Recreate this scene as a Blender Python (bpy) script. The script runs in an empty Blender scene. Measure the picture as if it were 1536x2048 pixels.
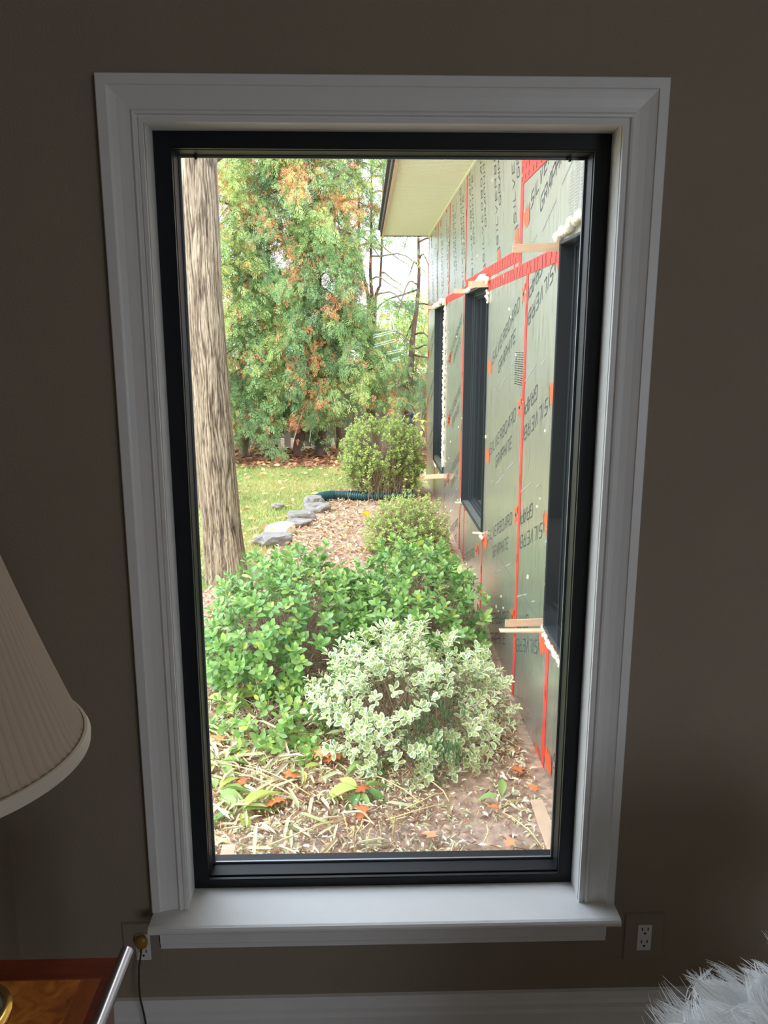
import bpy, bmesh, math, random
import numpy as np
from mathutils import Vector, Matrix, noise as mnoise

random.seed(7)
RNG = np.random.default_rng(7)
scene = bpy.context.scene
COL = scene.collection
PI = math.pi

# ------------------------------------------------------------------ camera
EYE = np.array([0.0, 0.0, 1.70])
FOC, YAW, PITCH, ROLL = 1590.0, math.radians(1.49), math.radians(-12.0), math.radians(0.02)
cam_data = bpy.data.cameras.new('camera')
cam_data.sensor_fit = 'VERTICAL'
cam_data.sensor_height = 36.0
cam_data.lens = 36.0 * FOC / 2048.0
cam_data.clip_start = 0.02
cam_data.clip_end = 300
cam = bpy.data.objects.new('camera', cam_data)
cam.location = EYE
cam.rotation_mode = 'XYZ'
cam.rotation_euler = (PI / 2 + PITCH, 0.0, -YAW)
COL.objects.link(cam)
scene.camera = cam

# ------------------------------------------------------------------ sky and light
world = bpy.data.worlds.new('overcast_sky')
scene.world = world
world.use_nodes = True
wt = world.node_tree
wt.nodes.clear()
w_out = wt.nodes.new('ShaderNodeOutputWorld')
w_bg = wt.nodes.new('ShaderNodeBackground')
w_tc = wt.nodes.new('ShaderNodeTexCoord')
w_sep = wt.nodes.new('ShaderNodeSeparateXYZ')
w_ramp = wt.nodes.new('ShaderNodeValToRGB')
w_ramp.color_ramp.elements[0].position = 0.0
w_ramp.color_ramp.elements[0].color = (0.78, 0.86, 1.0, 1)
w_ramp.color_ramp.elements[1].position = 1.0
w_ramp.color_ramp.elements[1].color = (1.02, 1.14, 1.36, 1)
wt.links.new(w_tc.outputs['Generated'], w_sep.inputs[0])
wt.links.new(w_sep.outputs['Z'], w_ramp.inputs[0])
wt.links.new(w_ramp.outputs[0], w_bg.inputs[0])
wt.links.new(w_bg.outputs[0], w_out.inputs[0])
w_bg.inputs[1].default_value = 1.65

sun_data = bpy.data.lights.new('hazy_sun', 'SUN')
sun_data.energy = 1.2
sun_data.angle = math.radians(50)
sun_data.color = (1.0, 0.9, 0.74)
sun = bpy.data.objects.new('hazy_sun', sun_data)
sun.rotation_euler = (math.radians(32), math.radians(-28), 0)
COL.objects.link(sun)

scene.view_settings.view_transform = 'Standard'
scene.view_settings.look = 'None'
scene.view_settings.gamma = 1.0
scene.view_settings.use_curve_mapping = False
scene.view_settings.exposure = 1.5
cy = scene.cycles
cy.use_denoising = True
cy.max_bounces = 10
cy.diffuse_bounces = 6
cy.glossy_bounces = 4
cy.transmission_bounces = 6
cy.transparent_max_bounces = 16
cy.sample_clamp_indirect = 6.0
cy.caustics_reflective = True
cy.caustics_refractive = False


def portal(loc, rot, sx, sy):
    d = bpy.data.lights.new('window_portal', 'AREA')
    d.shape = 'RECTANGLE'
    d.size, d.size_y = sx, sy
    d.cycles.is_portal = True
    o = bpy.data.objects.new('window_portal', d)
    o.location = loc
    o.rotation_euler = rot
    COL.objects.link(o)


# ------------------------------------------------------------------ colour and materials
def s(r, g, b):
    def f(c):
        c /= 255.0
        return c / 12.92 if c <= 0.04045 else ((c + 0.055) / 1.055) ** 2.4
    return (f(r), f(g), f(b), 1.0)


MATS = {}


def newmat(name):
    m = bpy.data.materials.new(name)
    m.use_nodes = True
    nt = m.node_tree
    b = nt.nodes.get('Principled BSDF')
    MATS[name] = m
    return m, nt, b


def mat(name, col, rough=0.6, metal=0.0, var=0.0, scale=20.0, bump=0.0, bscale=60.0, coat=0.0, spec=None, stretch=None):
    """plain surface: base colour with a little noise variation and fine relief"""
    m, nt, b = newmat(name)
    b.inputs['Roughness'].default_value = rough
    b.inputs['Metallic'].default_value = metal
    if coat:
        b.inputs['Coat Weight'].default_value = coat
        b.inputs['Coat Roughness'].default_value = 0.08
    if spec is not None:
        b.inputs['Specular IOR Level'].default_value = spec
    tc = nt.nodes.new('ShaderNodeTexCoord')
    src = tc.outputs['Object']
    if stretch:
        mp = nt.nodes.new('ShaderNodeMapping')
        mp.inputs['Scale'].default_value = stretch
        nt.links.new(src, mp.inputs[0])
        src = mp.outputs[0]
    if var > 0:
        n = nt.nodes.new('ShaderNodeTexNoise')
        n.inputs['Scale'].default_value = scale
        n.inputs['Detail'].default_value = 4
        r = nt.nodes.new('ShaderNodeValToRGB')
        r.color_ramp.elements[0].position = 0.3
        r.color_ramp.elements[1].position = 0.7
        r.color_ramp.elements[0].color = tuple(c * (1 - var) for c in col[:3]) + (1,)
        r.color_ramp.elements[1].color = tuple(min(1, c * (1 + var)) for c in col[:3]) + (1,)
        nt.links.new(src, n.inputs['Vector'])
        nt.links.new(n.outputs['Fac'], r.inputs[0])
        nt.links.new(r.outputs[0], b.inputs['Base Color'])
    else:
        b.inputs['Base Color'].default_value = col
    if bump > 0:
        n2 = nt.nodes.new('ShaderNodeTexNoise')
        n2.inputs['Scale'].default_value = bscale
        n2.inputs['Detail'].default_value = 3
        bp = nt.nodes.new('ShaderNodeBump')
        bp.inputs['Strength'].default_value = bump
        bp.inputs['Distance'].default_value = 0.01
        nt.links.new(src, n2.inputs['Vector'])
        nt.links.new(n2.outputs['Fac'], bp.inputs['Height'])
        nt.links.new(bp.outputs[0], b.inputs['Normal'])
    return m


def ramp_mat(name, stops, rough=0.55, trans=0.25, spec=0.4):
    """leafy surface: colour from the per-piece 'tint' attribute through a ramp"""
    m, nt, b = newmat(name)
    at = nt.nodes.new('ShaderNodeAttribute')
    at.attribute_name = 'tint'
    r = nt.nodes.new('ShaderNodeValToRGB')
    els = r.color_ramp.elements
    while len(els) < len(stops):
        els.new(0.5)
    for e, (p, c) in zip(els, stops):
        e.position = p
        e.color = c
    nt.links.new(at.outputs['Fac'], r.inputs[0])
    nt.links.new(r.outputs[0], b.inputs['Base Color'])
    b.inputs['Roughness'].default_value = rough
    b.inputs['Specular IOR Level'].default_value = spec
    if trans > 0:
        t = nt.nodes.new('ShaderNodeBsdfTranslucent')
        mx = nt.nodes.new('ShaderNodeMixShader')
        mx.inputs[0].default_value = trans
        nt.links.new(r.outputs[0], t.inputs[0])
        nt.links.new(b.outputs[0], mx.inputs[1])
        nt.links.new(t.outputs[0], mx.inputs[2])
        out = nt.nodes.get('Material Output')
        nt.links.new(mx.outputs[0], out.inputs['Surface'])
    return m


M_WALL = mat('taupe_wall_paint', s(147, 133, 115), 0.85, var=0.03, scale=6, bump=0.25, bscale=220)
M_CEIL = mat('ceiling_paint', s(225, 222, 214), 0.9)
M_FLOOR = mat('floor_carpet', s(150, 138, 122), 0.95, var=0.1, scale=60)
M_TRIM = mat('white_trim_paint', s(230, 228, 224), 0.38, var=0.02, scale=14, bump=0.06, bscale=40)
M_PLATE = mat('painted_plate', s(145, 131, 113), 0.6)
M_WHITE = mat('white_plastic', s(225, 222, 216), 0.4)
M_SLOT = mat('black_slot', s(14, 13, 12), 0.7)
M_AMBER = mat('amber_plastic', s(150, 112, 42), 0.35)
M_BLACK = mat('black_frame_paint', s(20, 23, 28), 0.45, spec=0.3)
M_WBLACK = mat('black_window_vinyl', s(38, 44, 46), 0.5, spec=0.35)
M_SPACER = mat('grey_glass_spacer', s(150, 152, 156), 0.35, 0.6)
M_GASKET = mat('black_gasket', s(9, 9, 10), 0.6)
M_FOIL, nt, b = newmat('foil_sheathing')
b.inputs['Metallic'].default_value = 0.86
b.inputs['Roughness'].default_value = 0.36
tc = nt.nodes.new('ShaderNodeTexCoord')
mp = nt.nodes.new('ShaderNodeMapping'); mp.inputs['Scale'].default_value = (6, 14, 0.8)
n1 = nt.nodes.new('ShaderNodeTexNoise'); n1.inputs['Scale'].default_value = 6; n1.inputs['Detail'].default_value = 5
r1 = nt.nodes.new('ShaderNodeValToRGB')
r1.color_ramp.elements[0].position = 0.3; r1.color_ramp.elements[0].color = s(192, 190, 182)
r1.color_ramp.elements[1].position = 0.7; r1.color_ramp.elements[1].color = s(212, 209, 200)
n2 = nt.nodes.new('ShaderNodeTexNoise'); n2.inputs['Scale'].default_value = 90; n2.inputs['Detail'].default_value = 3
mr = nt.nodes.new('ShaderNodeMapRange')
mr.inputs['To Min'].default_value = 0.22; mr.inputs['To Max'].default_value = 0.38
bp = nt.nodes.new('ShaderNodeBump'); bp.inputs['Strength'].default_value = 0.12; bp.inputs['Distance'].default_value = 0.004
nt.links.new(tc.outputs['Object'], mp.inputs[0]); nt.links.new(mp.outputs[0], n1.inputs['Vector'])
nt.links.new(n1.outputs['Fac'], r1.inputs[0]); nt.links.new(r1.outputs[0], b.inputs['Base Color'])
nt.links.new(tc.outputs['Object'], n2.inputs['Vector']); nt.links.new(n2.outputs['Fac'], bp.inputs['Height'])
nt.links.new(n1.outputs['Fac'], mr.inputs['Value']); nt.links.new(mr.outputs[0], b.inputs['Roughness'])
nt.links.new(bp.outputs[0], b.inputs['Normal'])

M_TAPE = mat('red_seam_tape', s(240, 56, 44), 0.45, var=0.06, scale=8)
M_INK = mat('printed_grey_ink', s(66, 72, 70), 0.6)
M_INKFINE = mat('printed_pale_ink', s(150, 152, 144), 0.6)
M_ORANGE = mat('printed_orange_ink', s(244, 88, 40), 0.5)
M_TICK = mat('tape_black_print', s(70, 14, 12), 0.6)
M_FOAM = mat('spray_foam', s(240, 232, 205), 0.8, bump=0.5, bscale=120)
M_PINE = mat('pine_shim', s(232, 196, 160), 0.6, var=0.10, scale=5, stretch=(3, 3, 30))
M_SOFFIT = mat('cream_soffit_vinyl', s(236, 234, 204), 0.5)
M_FASCIA = mat('dark_roof_edge', s(62, 52, 48), 0.8)
M_TANWOOD = mat('tan_fascia_wood', s(205, 178, 150), 0.7)
M_SHINGLE = mat('roof_shingle', s(74, 66, 62), 0.9, var=0.2, scale=40)
M_BRICK = mat('outer_house_wall', s(150, 148, 140), 0.8)
M_DARKROOM = mat('wing_interior_paint', s(120, 118, 112), 0.9)

M_SOIL = mat('mulch_soil', s(168, 140, 120), 0.95, var=0.4, scale=28, bump=0.9, bscale=70)
M_LAWN = mat('lawn_soil', s(172, 168, 118), 0.95, var=0.25, scale=10, bump=0.5, bscale=60)
M_CBED = mat('cedar_bed_soil', s(128, 94, 76), 0.95, var=0.4, scale=25, bump=0.8, bscale=60)
M_GRASS = ramp_mat('grass_blades', [(0.0, s(206, 194, 140)), (0.35, s(190, 190, 122)), (0.7, s(156, 178, 104)), (1.0, s(126, 158, 84))], 0.6, 0.3)
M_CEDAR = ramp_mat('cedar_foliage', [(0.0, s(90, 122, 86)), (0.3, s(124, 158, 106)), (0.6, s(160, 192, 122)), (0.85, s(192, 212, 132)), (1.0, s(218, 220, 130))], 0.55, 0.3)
M_DEAD = ramp_mat('dead_cedar_foliage', [(0.0, s(212, 128, 90)), (0.6, s(240, 158, 110)), (1.0, s(240, 192, 130))], 0.7, 0.25)
M_BARKC = mat('cedar_bark', s(124, 96, 84), 0.9, var=0.3, scale=6, bump=0.7, bscale=20, stretch=(10, 10, 1))
M_TWIG = mat('pale_twig', s(186, 170, 150), 0.85)
M_BARK = ramp_mat('furrowed_bark', [(0.0, s(72, 60, 50)), (0.30, s(122, 106, 88)), (0.65, s(154, 138, 116)), (1.0, s(180, 166, 142))], 0.9, 0.0, 0.2)
M_FENCE = mat('weathered_fence_wood', s(190, 182, 162), 0.85, var=0.12, scale=4, stretch=(6, 6, 0.6))
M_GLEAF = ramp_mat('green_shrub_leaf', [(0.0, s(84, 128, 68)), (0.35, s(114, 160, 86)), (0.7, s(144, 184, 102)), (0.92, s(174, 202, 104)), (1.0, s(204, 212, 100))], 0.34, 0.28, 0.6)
M_VGREEN = ramp_mat('variegated_leaf_green', [(0.0, s(110, 154, 106)), (0.5, s(150, 190, 122)), (1.0, s(196, 216, 128))], 0.45, 0.25)
M_VCREAM = ramp_mat('variegated_leaf_margin', [(0.0, s(228, 232, 206)), (1.0, s(244, 244, 212))], 0.5, 0.2)
M_BOX = ramp_mat('boxwood_leaf', [(0.0, s(112, 136, 78)), (0.4, s(154, 178, 100)), (0.75, s(192, 208, 122)), (1.0, s(218, 226, 142))], 0.45, 0.3)
M_STEM = mat('shrub_stem', s(164, 142, 120), 0.85)
M_LITTER = ramp_mat('leaf_litter_bits', [(0.0, s(128, 92, 78)), (0.14, s(176, 128, 108)), (0.26, s(204, 166, 132)), (0.42, s(220, 202, 158)), (0.60, s(230, 222, 184)), (0.82, s(242, 238, 220)), (0.93, s(194, 200, 146)), (1.0, s(158, 174, 122))], 0.7, 0.15, 0.2)
M_FALL = ramp_mat('fallen_leaf', [(0.0, s(146, 98, 78)), (0.4, s(190, 134, 100)), (0.7, s(222, 176, 124)), (1.0, s(234, 214, 148))], 0.65, 0.2, 0.2)
M_OAK = ramp_mat('oak_leaf', [(0.0, s(172, 92, 54)), (0.5, s(216, 130, 80)), (1.0, s(232, 168, 116))], 0.6, 0.2, 0.3)
M_HOSTA = ramp_mat('hosta_leaf', [(0.0, s(104, 150, 84)), (0.4, s(158, 188, 104)), (0.75, s(206, 210, 100)), (1.0, s(236, 220, 110))], 0.45, 0.3, 0.5)
M_STRAW = mat('straw_stalk', s(222, 202, 140), 0.75)
M_STONE = mat('grey_edging_stone', s(140, 135, 130), 0.85, var=0.2, scale=9, bump=0.6, bscale=30)
M_STONET = mat('tan_edging_stone', s(220, 200, 168), 0.85, var=0.15, scale=9, bump=0.6, bscale=30)
M_PIPE = mat('dark_teal_pipe', s(44, 84, 86), 0.4)
M_POST = mat('black_post', s(44, 52, 62), 0.45)
M_FLOWER = mat('orange_petal', s(250, 160, 30), 0.6)

M_SHADE = mat('cream_pleated_fabric', s(206, 186, 162), 0.85, bump=0.1, bscale=300)
M_SHTRIM = mat('cream_trim_band', s(226, 214, 194), 0.75)
M_BRASS = mat('polished_brass', s(214, 176, 96), 0.18, 1.0)
M_DARKBASE = mat('dark_lamp_base', s(60, 52, 40), 0.25, 0.6)
M_CHROME = mat('brushed_nickel_rail', s(190, 184, 184), 0.28, 1.0)
M_MAHOG = mat('dark_mahogany', s(126, 52, 28), 0.28, var=0.25, scale=5, coat=0.4, stretch=(2, 12, 2))
M_BAND = mat('walnut_crossband', s(160, 84, 38), 0.28, var=0.2, scale=8, coat=0.4, stretch=(12, 2, 2))
M_BURL, nt, b = newmat('burl_veneer')
b.inputs['Roughness'].default_value = 0.3; b.inputs['Coat Weight'].default_value = 0.4; b.inputs['Coat Roughness'].default_value = 0.1
tc = nt.nodes.new('ShaderNodeTexCoord')
n1 = nt.nodes.new('ShaderNodeTexNoise'); n1.inputs['Scale'].default_value = 26; n1.inputs['Detail'].default_value = 8; n1.inputs['Distortion'].default_value = 1.2
r1 = nt.nodes.new('ShaderNodeValToRGB')
r1.color_ramp.elements[0].position = 0.28; r1.color_ramp.elements[0].color = s(136, 70, 26)
r1.color_ramp.elements[1].position = 0.72; r1.color_ramp.elements[1].color = s(232, 156, 70)
e = r1.color_ramp.elements.new(0.5); e.color = s(200, 118, 46)
nt.links.new(tc.outputs['Object'], n1.inputs['Vector']); nt.links.new(n1.outputs['Fac'], r1.inputs[0]); nt.links.new(r1.outputs[0], b.inputs['Base Color'])
M_FUR = ramp_mat('white_shaggy_fur', [(0.0, s(250, 250, 250)), (1.0, s(252, 252, 252))], 0.55, 0.45)
M_UPH = mat('cream_upholstery', s(200, 190, 176), 0.9)
M_CORD = mat('dark_brown_cord', s(60, 40, 34), 0.5)


def glass(name, tint, strength):
    m, nt, b = newmat(name)
    nt.nodes.remove(b)
    out = nt.nodes.get('Material Output')
    tr = nt.nodes.new('ShaderNodeBsdfTransparent'); tr.inputs[0].default_value = tint
    gl = nt.nodes.new('ShaderNodeBsdfGlossy'); gl.inputs['Roughness'].default_value = 0.0
    gl.inputs[0].default_value = (1, 1, 1, 1)
    lw = nt.nodes.new('ShaderNodeLayerWeight'); lw.inputs[0].default_value = 0.5
    pw = nt.nodes.new('ShaderNodeMath'); pw.operation = 'POWER'; pw.inputs[1].default_value = 5.0
    ma = nt.nodes.new('ShaderNodeMath'); ma.operation = 'MULTIPLY_ADD'; ma.inputs[1].default_value = 1 - strength; ma.inputs[2].default_value = strength
    mx = nt.nodes.new('ShaderNodeMixShader')
    nt.links.new(lw.outputs['Facing'], pw.inputs[0]); nt.links.new(pw.outputs[0], ma.inputs[0])
    nt.links.new(ma.outputs[0], mx.inputs[0]); nt.links.new(tr.outputs[0], mx.inputs[1]); nt.links.new(gl.outputs[0], mx.inputs[2])
    nt.links.new(mx.outputs[0], out.inputs['Surface'])
    return m


M_GLASS = glass('clear_window_glass', (0.97, 0.985, 0.98, 1), 0.07)
M_GLASSD = glass('dark_room_glass', (0.55, 0.58, 0.58, 1), 0.30)


# ------------------------------------------------------------------ object helpers
def put(name, me, parent=None):
    o = bpy.data.objects.new(name, me)
    COL.objects.link(o)
    if parent is not None:
        o.parent = parent
        o.matrix_parent_inverse = parent.matrix_basis.inverted()
    return o


def tag(o, label=None, cat=None, group=None, kind=None):
    if label: o['label'] = label
    if cat: o['category'] = cat
    if group: o['group'] = group
    if kind: o['kind'] = kind
    return o


def empty(name, loc, label, cat, group=None):
    o = bpy.data.objects.new(name, None)
    o.empty_display_size = 0.05
    o.location = loc
    COL.objects.link(o)
    return tag(o, label, cat, group)


class MB:
    """collects polygons, then links them as one mesh object"""
    def __init__(self):
        self.v, self.f, self.m, self.t, self.n = [], [], [], [], 0

    def add(self, V, F, mi=0, tint=0.5):
        V = np.asarray(V, float)
        self.v.append(V)
        self.f.extend([tuple(i + self.n for i in f) for f in F])
        self.m.extend([mi] * len(F))
        self.t.append(np.full(len(V), tint) if np.isscalar(tint) else np.asarray(tint, float))
        self.n += len(V)

    def box(self, x0, x1, y0, y1, z0, z1, mi=0):
        V = [(x, y, z) for x in (x0, x1) for y in (y0, y1) for z in (z0, z1)]
        F = [(0, 1, 3, 2), (4, 6, 7, 5), (0, 4, 5, 1), (2, 3, 7, 6), (0, 2, 6, 4), (1, 5, 7, 3)]
        self.add(V, F, mi)

    def tube(self, pts, rad, sides=8, mi=0, cap=True, tint=0.5):
        P = np.asarray(pts, float)
        n = len(P)
        R = np.full(n, rad) if np.isscalar(rad) else np.asarray(rad, float)
        T = np.gradient(P, axis=0)
        T /= np.linalg.norm(T, axis=1)[:, None] + 1e-12
        a = np.array([0, 0, 1.0]) if abs(T[0][2]) < 0.9 else np.array([1.0, 0, 0])
        N = np.cross(T[0], a); N /= np.linalg.norm(N)
        ang = np.arange(sides) * 2 * PI / sides
        V = []
        for i in range(n):
            N = N - T[i] * N.dot(T[i]); N /= np.linalg.norm(N) + 1e-12
            B = np.cross(T[i], N)
            V.append(P[i] + R[i] * (np.cos(ang)[:, None] * N + np.sin(ang)[:, None] * B))
        V = np.concatenate(V)
        F = [(i * sides + j, i * sides + (j + 1) % sides, (i + 1) * sides + (j + 1) % sides, (i + 1) * sides + j) for i in range(n - 1) for j in range(sides)]
        if cap:
            F.append(tuple(range(sides))[::-1]); F.append(tuple((n - 1) * sides + j for j in range(sides)))
        self.add(V, F, mi, tint)

    def lathe(self, prof, c, sides=40, mi=0):
        ang = np.arange(sides) * 2 * PI / sides
        V = np.concatenate([np.stack([c[0] + r * np.cos(ang), c[1] + r * np.sin(ang), np.full(sides, c[2] + z)], 1) for r, z in prof])
        n = len(prof)
        F = [(i * sides + j, i * sides + (j + 1) % sides, (i + 1) * sides + (j + 1) % sides, (i + 1) * sides + j) for i in range(n - 1) for j in range(sides)]
        F.append(tuple(range(sides))[::-1]); F.append(tuple((n - 1) * sides + j for j in range(sides)))
        self.add(V, F, mi)

    def mesh(self, name, mats):
        me = bpy.data.meshes.new(name)
        V = np.concatenate(self.v)
        me.from_pydata(V.tolist(), [], self.f)
        for m in (mats if isinstance(mats, (list, tuple)) else [mats]):
            me.materials.append(m)
        me.polygons.foreach_set('material_index', self.m)
        a = me.attributes.new('tint', 'FLOAT', 'POINT')
        a.data.foreach_set('value', np.concatenate(self.t).astype(np.float32))
        return me

    def obj(self, name, mats, parent=None, smooth=False, bevel=0.0, fix=True, auto=None):
        me = self.mesh(name, mats)
        if fix:
            bm = bmesh.new(); bm.from_mesh(me)
            bmesh.ops.recalc_face_normals(bm, faces=bm.faces)
            bm.to_mesh(me); bm.free()
        if smooth:
            me.polygons.foreach_set('use_smooth', [True] * len(me.polygons))
            if auto:
                me.set_sharp_from_angle(angle=math.radians(auto))
        o = put(name, me, parent)
        if bevel > 0:
            bv = o.modifiers.new('bevel', 'BEVEL'); bv.width = bevel; bv.segments = 2; bv.limit_method = 'ANGLE'
        return o


def boxobj(name, x0, x1, y0, y1, z0, z1, m, parent=None, bevel=0.0):
    b = MB(); b.box(x0, x1, y0, y1, z0, z1)
    return b.obj(name, m, parent, bevel=bevel)


def mesh_np(name, V, F, mats, tint=None, mi=None, smooth=False):
    """one mesh from arrays: V (n,3), F (m,k) of equal polygon size"""
    me = bpy.data.meshes.new(name)
    V = np.ascontiguousarray(V, np.float32); F = np.ascontiguousarray(F, np.int32)
    k = F.shape[1]
    me.vertices.add(len(V)); me.vertices.foreach_set('co', V.ravel())
    me.loops.add(F.size); me.loops.foreach_set('vertex_index', F.ravel())
    me.polygons.add(len(F))
    me.polygons.foreach_set('loop_start', np.arange(len(F), dtype=np.int32) * k)
    for m in (mats if isinstance(mats, (list, tuple)) else [mats]):
        me.materials.append(m)
    if mi is not None:
        me.polygons.foreach_set('material_index', np.ascontiguousarray(mi, np.int32))
    if smooth:
        me.polygons.foreach_set('use_smooth', np.ones(len(F), bool))
    if tint is not None:
        a = me.attributes.new('tint', 'FLOAT', 'POINT')
        a.data.foreach_set('value', np.ascontiguousarray(tint, np.float32))
    me.update(); me.validate()
    return me


def norm(a):
    return a / (np.linalg.norm(a, axis=-1, keepdims=True) + 1e-9)


def bases(D, N):
    """(n,3,3) matrices whose columns are side, along, normal"""
    D = norm(D)
    S = norm(np.cross(D, N))
    return np.stack([S, D, np.cross(S, D)], -1)


def scatter(tv, tf, pos, B, scl, tints, mats, name, tmi=None, smooth=False):
    """copies of a template leaf as ONE joined mesh (pieces too many or too small to pick apart)"""
    n, k = len(pos), len(tv)
    V = np.einsum('nij,kj->nki', B, tv) * np.asarray(scl).reshape(n, 1, -1) + pos[:, None, :]
    F = tf[None] + (np.arange(n) * k)[:, None, None]
    t = np.repeat(tints, k)
    mi = np.tile(tmi, n) if tmi is not None else None
    return mesh_np(name, V.reshape(-1, 3), F.reshape(-1, tf.shape[1]), mats, t, mi, smooth)


_cy, _sy, _cp, _sp = math.cos(YAW), math.sin(YAW), math.cos(PITCH), math.sin(PITCH)
C_F = np.array([_sy * _cp, _cy * _cp, _sp]); C_R = np.array([_cy, -_sy, 0.0]); C_U = np.cross(C_R, C_F)


def largest_seen(P, count, cell=0.010):
    """indices of the leaves nearest to the eye in each small patch of view: the ones a viewer could pick apart"""
    v = P - EYE
    z = v @ C_F
    u, w = (v @ C_R) / z, (v @ C_U) / z
    key = np.floor(u / cell).astype(int) * 100000 + np.floor(w / cell).astype(int)
    best = {}
    for i in np.argsort(z):
        best.setdefault(key[i], i)
    return sorted(best.values(), key=lambda i: z[i])[:count]


# ------------------------------------------------------------------ the lie of the land
def g(x, y):
    t = np.clip((np.asarray(y, float) - 3.6) / 3.2, 0, 1)
    return -0.17 + 0.17 * t * t * (3 - 2 * t)


BED_Y = [1.0, 4.9, 5.15, 5.4, 6.0, 6.9, 7.4, 7.9, 8.5, 9.1, 9.3]
BED_X = [-3.2, -3.2, -2.0, -1.25, -0.85, -0.70, -0.62, -0.48, -0.45, -0.42, -0.2]


def bed_left(y):
    return np.interp(y, BED_Y, BED_X)


def ground_grid(name, x0, x1, y0, y1, d, m, lift, keep=None, rough=0.0):
    nx, ny = int((x1 - x0) / d) + 1, int((y1 - y0) / d) + 1
    X, Y = np.meshgrid(np.linspace(x0, x1, nx), np.linspace(y0, y1, ny))
    Z = g(X, Y) + lift
    if rough:
        h = np.array([mnoise.fractal(Vector((a * 3, b * 3, 0)), 1.0, 2.0, 4) for a, b in zip(X.ravel(), Y.ravel())]).reshape(X.shape)
        Z = Z + rough * h
    V = np.stack([X, Y, Z], -1).reshape(-1, 3)
    i = (np.arange(ny - 1)[:, None] * nx + np.arange(nx - 1)[None]).ravel()
    F = np.stack([i, i + 1, i + nx + 1, i + nx], 1)
    if keep is not None:
        c = V[F].mean(1)
        F = F[keep(c[:, 0], c[:, 1])]
    o = put(name, mesh_np(name, V, F, m, np.zeros(len(V)), smooth=True))
    return tag(o, kind='structure')


ground_grid('lawn', -14, 9, 1.85, 34, 0.25, M_LAWN, -0.012)
ground_grid('garden_bed', -3.4, 0.80, 1.85, 9.45, 0.05, M_SOIL, 0.004,
            lambda x, y: (x > bed_left(y)) & (y < 9.3), 0.018)
ground_grid('cedar_bed', -7, 4.5, 10.95, 18.0, 0.1, M_CBED, 0.006, None, 0.012)

# ------------------------------------------------------------------ the room
WX0, WX1, WZ0, WZ1 = -0.403, 0.492, 0.430, 2.103       # opening of the picture window
RX0, RX1, RY0, CEIL = -0.795, 4.30, -4.30, 2.62        # room shell
YI, YO = 1.60, 1.80                                     # inner and outer face of the window wall


def wall_with_hole(name, axis, a0, a1, z0, z1, h, n0, n1, m):
    """wall across `axis` from a0 to a1 with rectangular holes h = [(a, a, z, z)], thickness n0..n1"""
    b = MB()
    xs = sorted({a0, a1, *[q for r in h for q in r[:2]]}); zs = sorted({z0, z1, *[q for r in h for q in r[2:]]})
    for i in range(len(xs) - 1):
        for j in range(len(zs) - 1):
            cx, cz = (xs[i] + xs[i + 1]) / 2, (zs[j] + zs[j + 1]) / 2
            if any(r[0] < cx < r[1] and r[2] < cz < r[3] for r in h):
                continue
            if axis == 'x':
                b.box(xs[i], xs[i + 1], n0, n1, zs[j], zs[j + 1])
            else:
                b.box(n0, n1, xs[i], xs[i + 1], zs[j], zs[j + 1])
    o = b.obj(name, m)
    bm = bmesh.new(); bm.from_mesh(o.data)
    bmesh.ops.remove_doubles(bm, verts=bm.verts, dist=1e-5); bm.to_mesh(o.data); bm.free()
    return tag(o, kind='structure')


wall_with_hole('wall_front', 'x', RX0 - 0.15, RX1 + 0.15, -0.3, CEIL, [(WX0 - 0.018, WX1 + 0.015, 0.404, WZ1 + 0.015)], YI, YO - 0.02, M_WALL)
wall_with_hole('wall_left', 'y', RY0, YI, 0, CEIL, [], RX0 - 0.15, RX0, M_WALL)
REAR = (2.22, 4.25, 0.3, 2.4)  # unseen opening added for skylight in the room, sized by interior brightness
SLITS = [(0.1521, 1.9892, 0.2607, 2.009), (0.1718, 1.8908, 0.2533, 1.9148), (0.0986, 1.7724, 0.318, 1.8239), (0.1107, 1.685, 0.3102, 1.7367), (0.2251, 1.6131, 0.3754, 1.6448), (0.2777, 1.5464, 0.3514, 1.5652)]
SLIT_HOLE = (0.02, 0.50, 1.40, 2.20)
wall_with_hole('wall_back', 'x', RX0 - 0.15, RX1 + 0.15, 0, CEIL, [REAR, SLIT_HOLE], RY0 - 0.15, RY0, M_WALL)
wall_with_hole('wall_right', 'y', RY0, YI, 0, CEIL, [], RX1, RX1 + 0.15, M_WALL)
tag(boxobj('floor', RX0 - 0.15, RX1 + 0.15, RY0 - 0.15, YI, -0.15, 0.0, M_FLOOR), kind='structure')
tag(boxobj('ceiling', RX0 - 0.15, RX1 + 0.15, RY0 - 0.15, YO, CEIL, CEIL + 0.2, M_CEIL), kind='structure')
tag(boxobj('wall_front_outer', RX0 - 0.15, 0.86, YO - 0.02, YO, 2.16, CEIL + 0.3, M_BRICK), kind='structure')
portal(((REAR[0] + REAR[1]) / 2, RY0 - 0.02, 1.35), (PI / 2, 0, 0), 2.03, 2.1)
portal(((WX0 + WX1) / 2, YO + 0.0, (WZ0 + WZ1) / 2), (-PI / 2, 0, 0), WX1 - WX0, WZ1 - WZ0)


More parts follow.
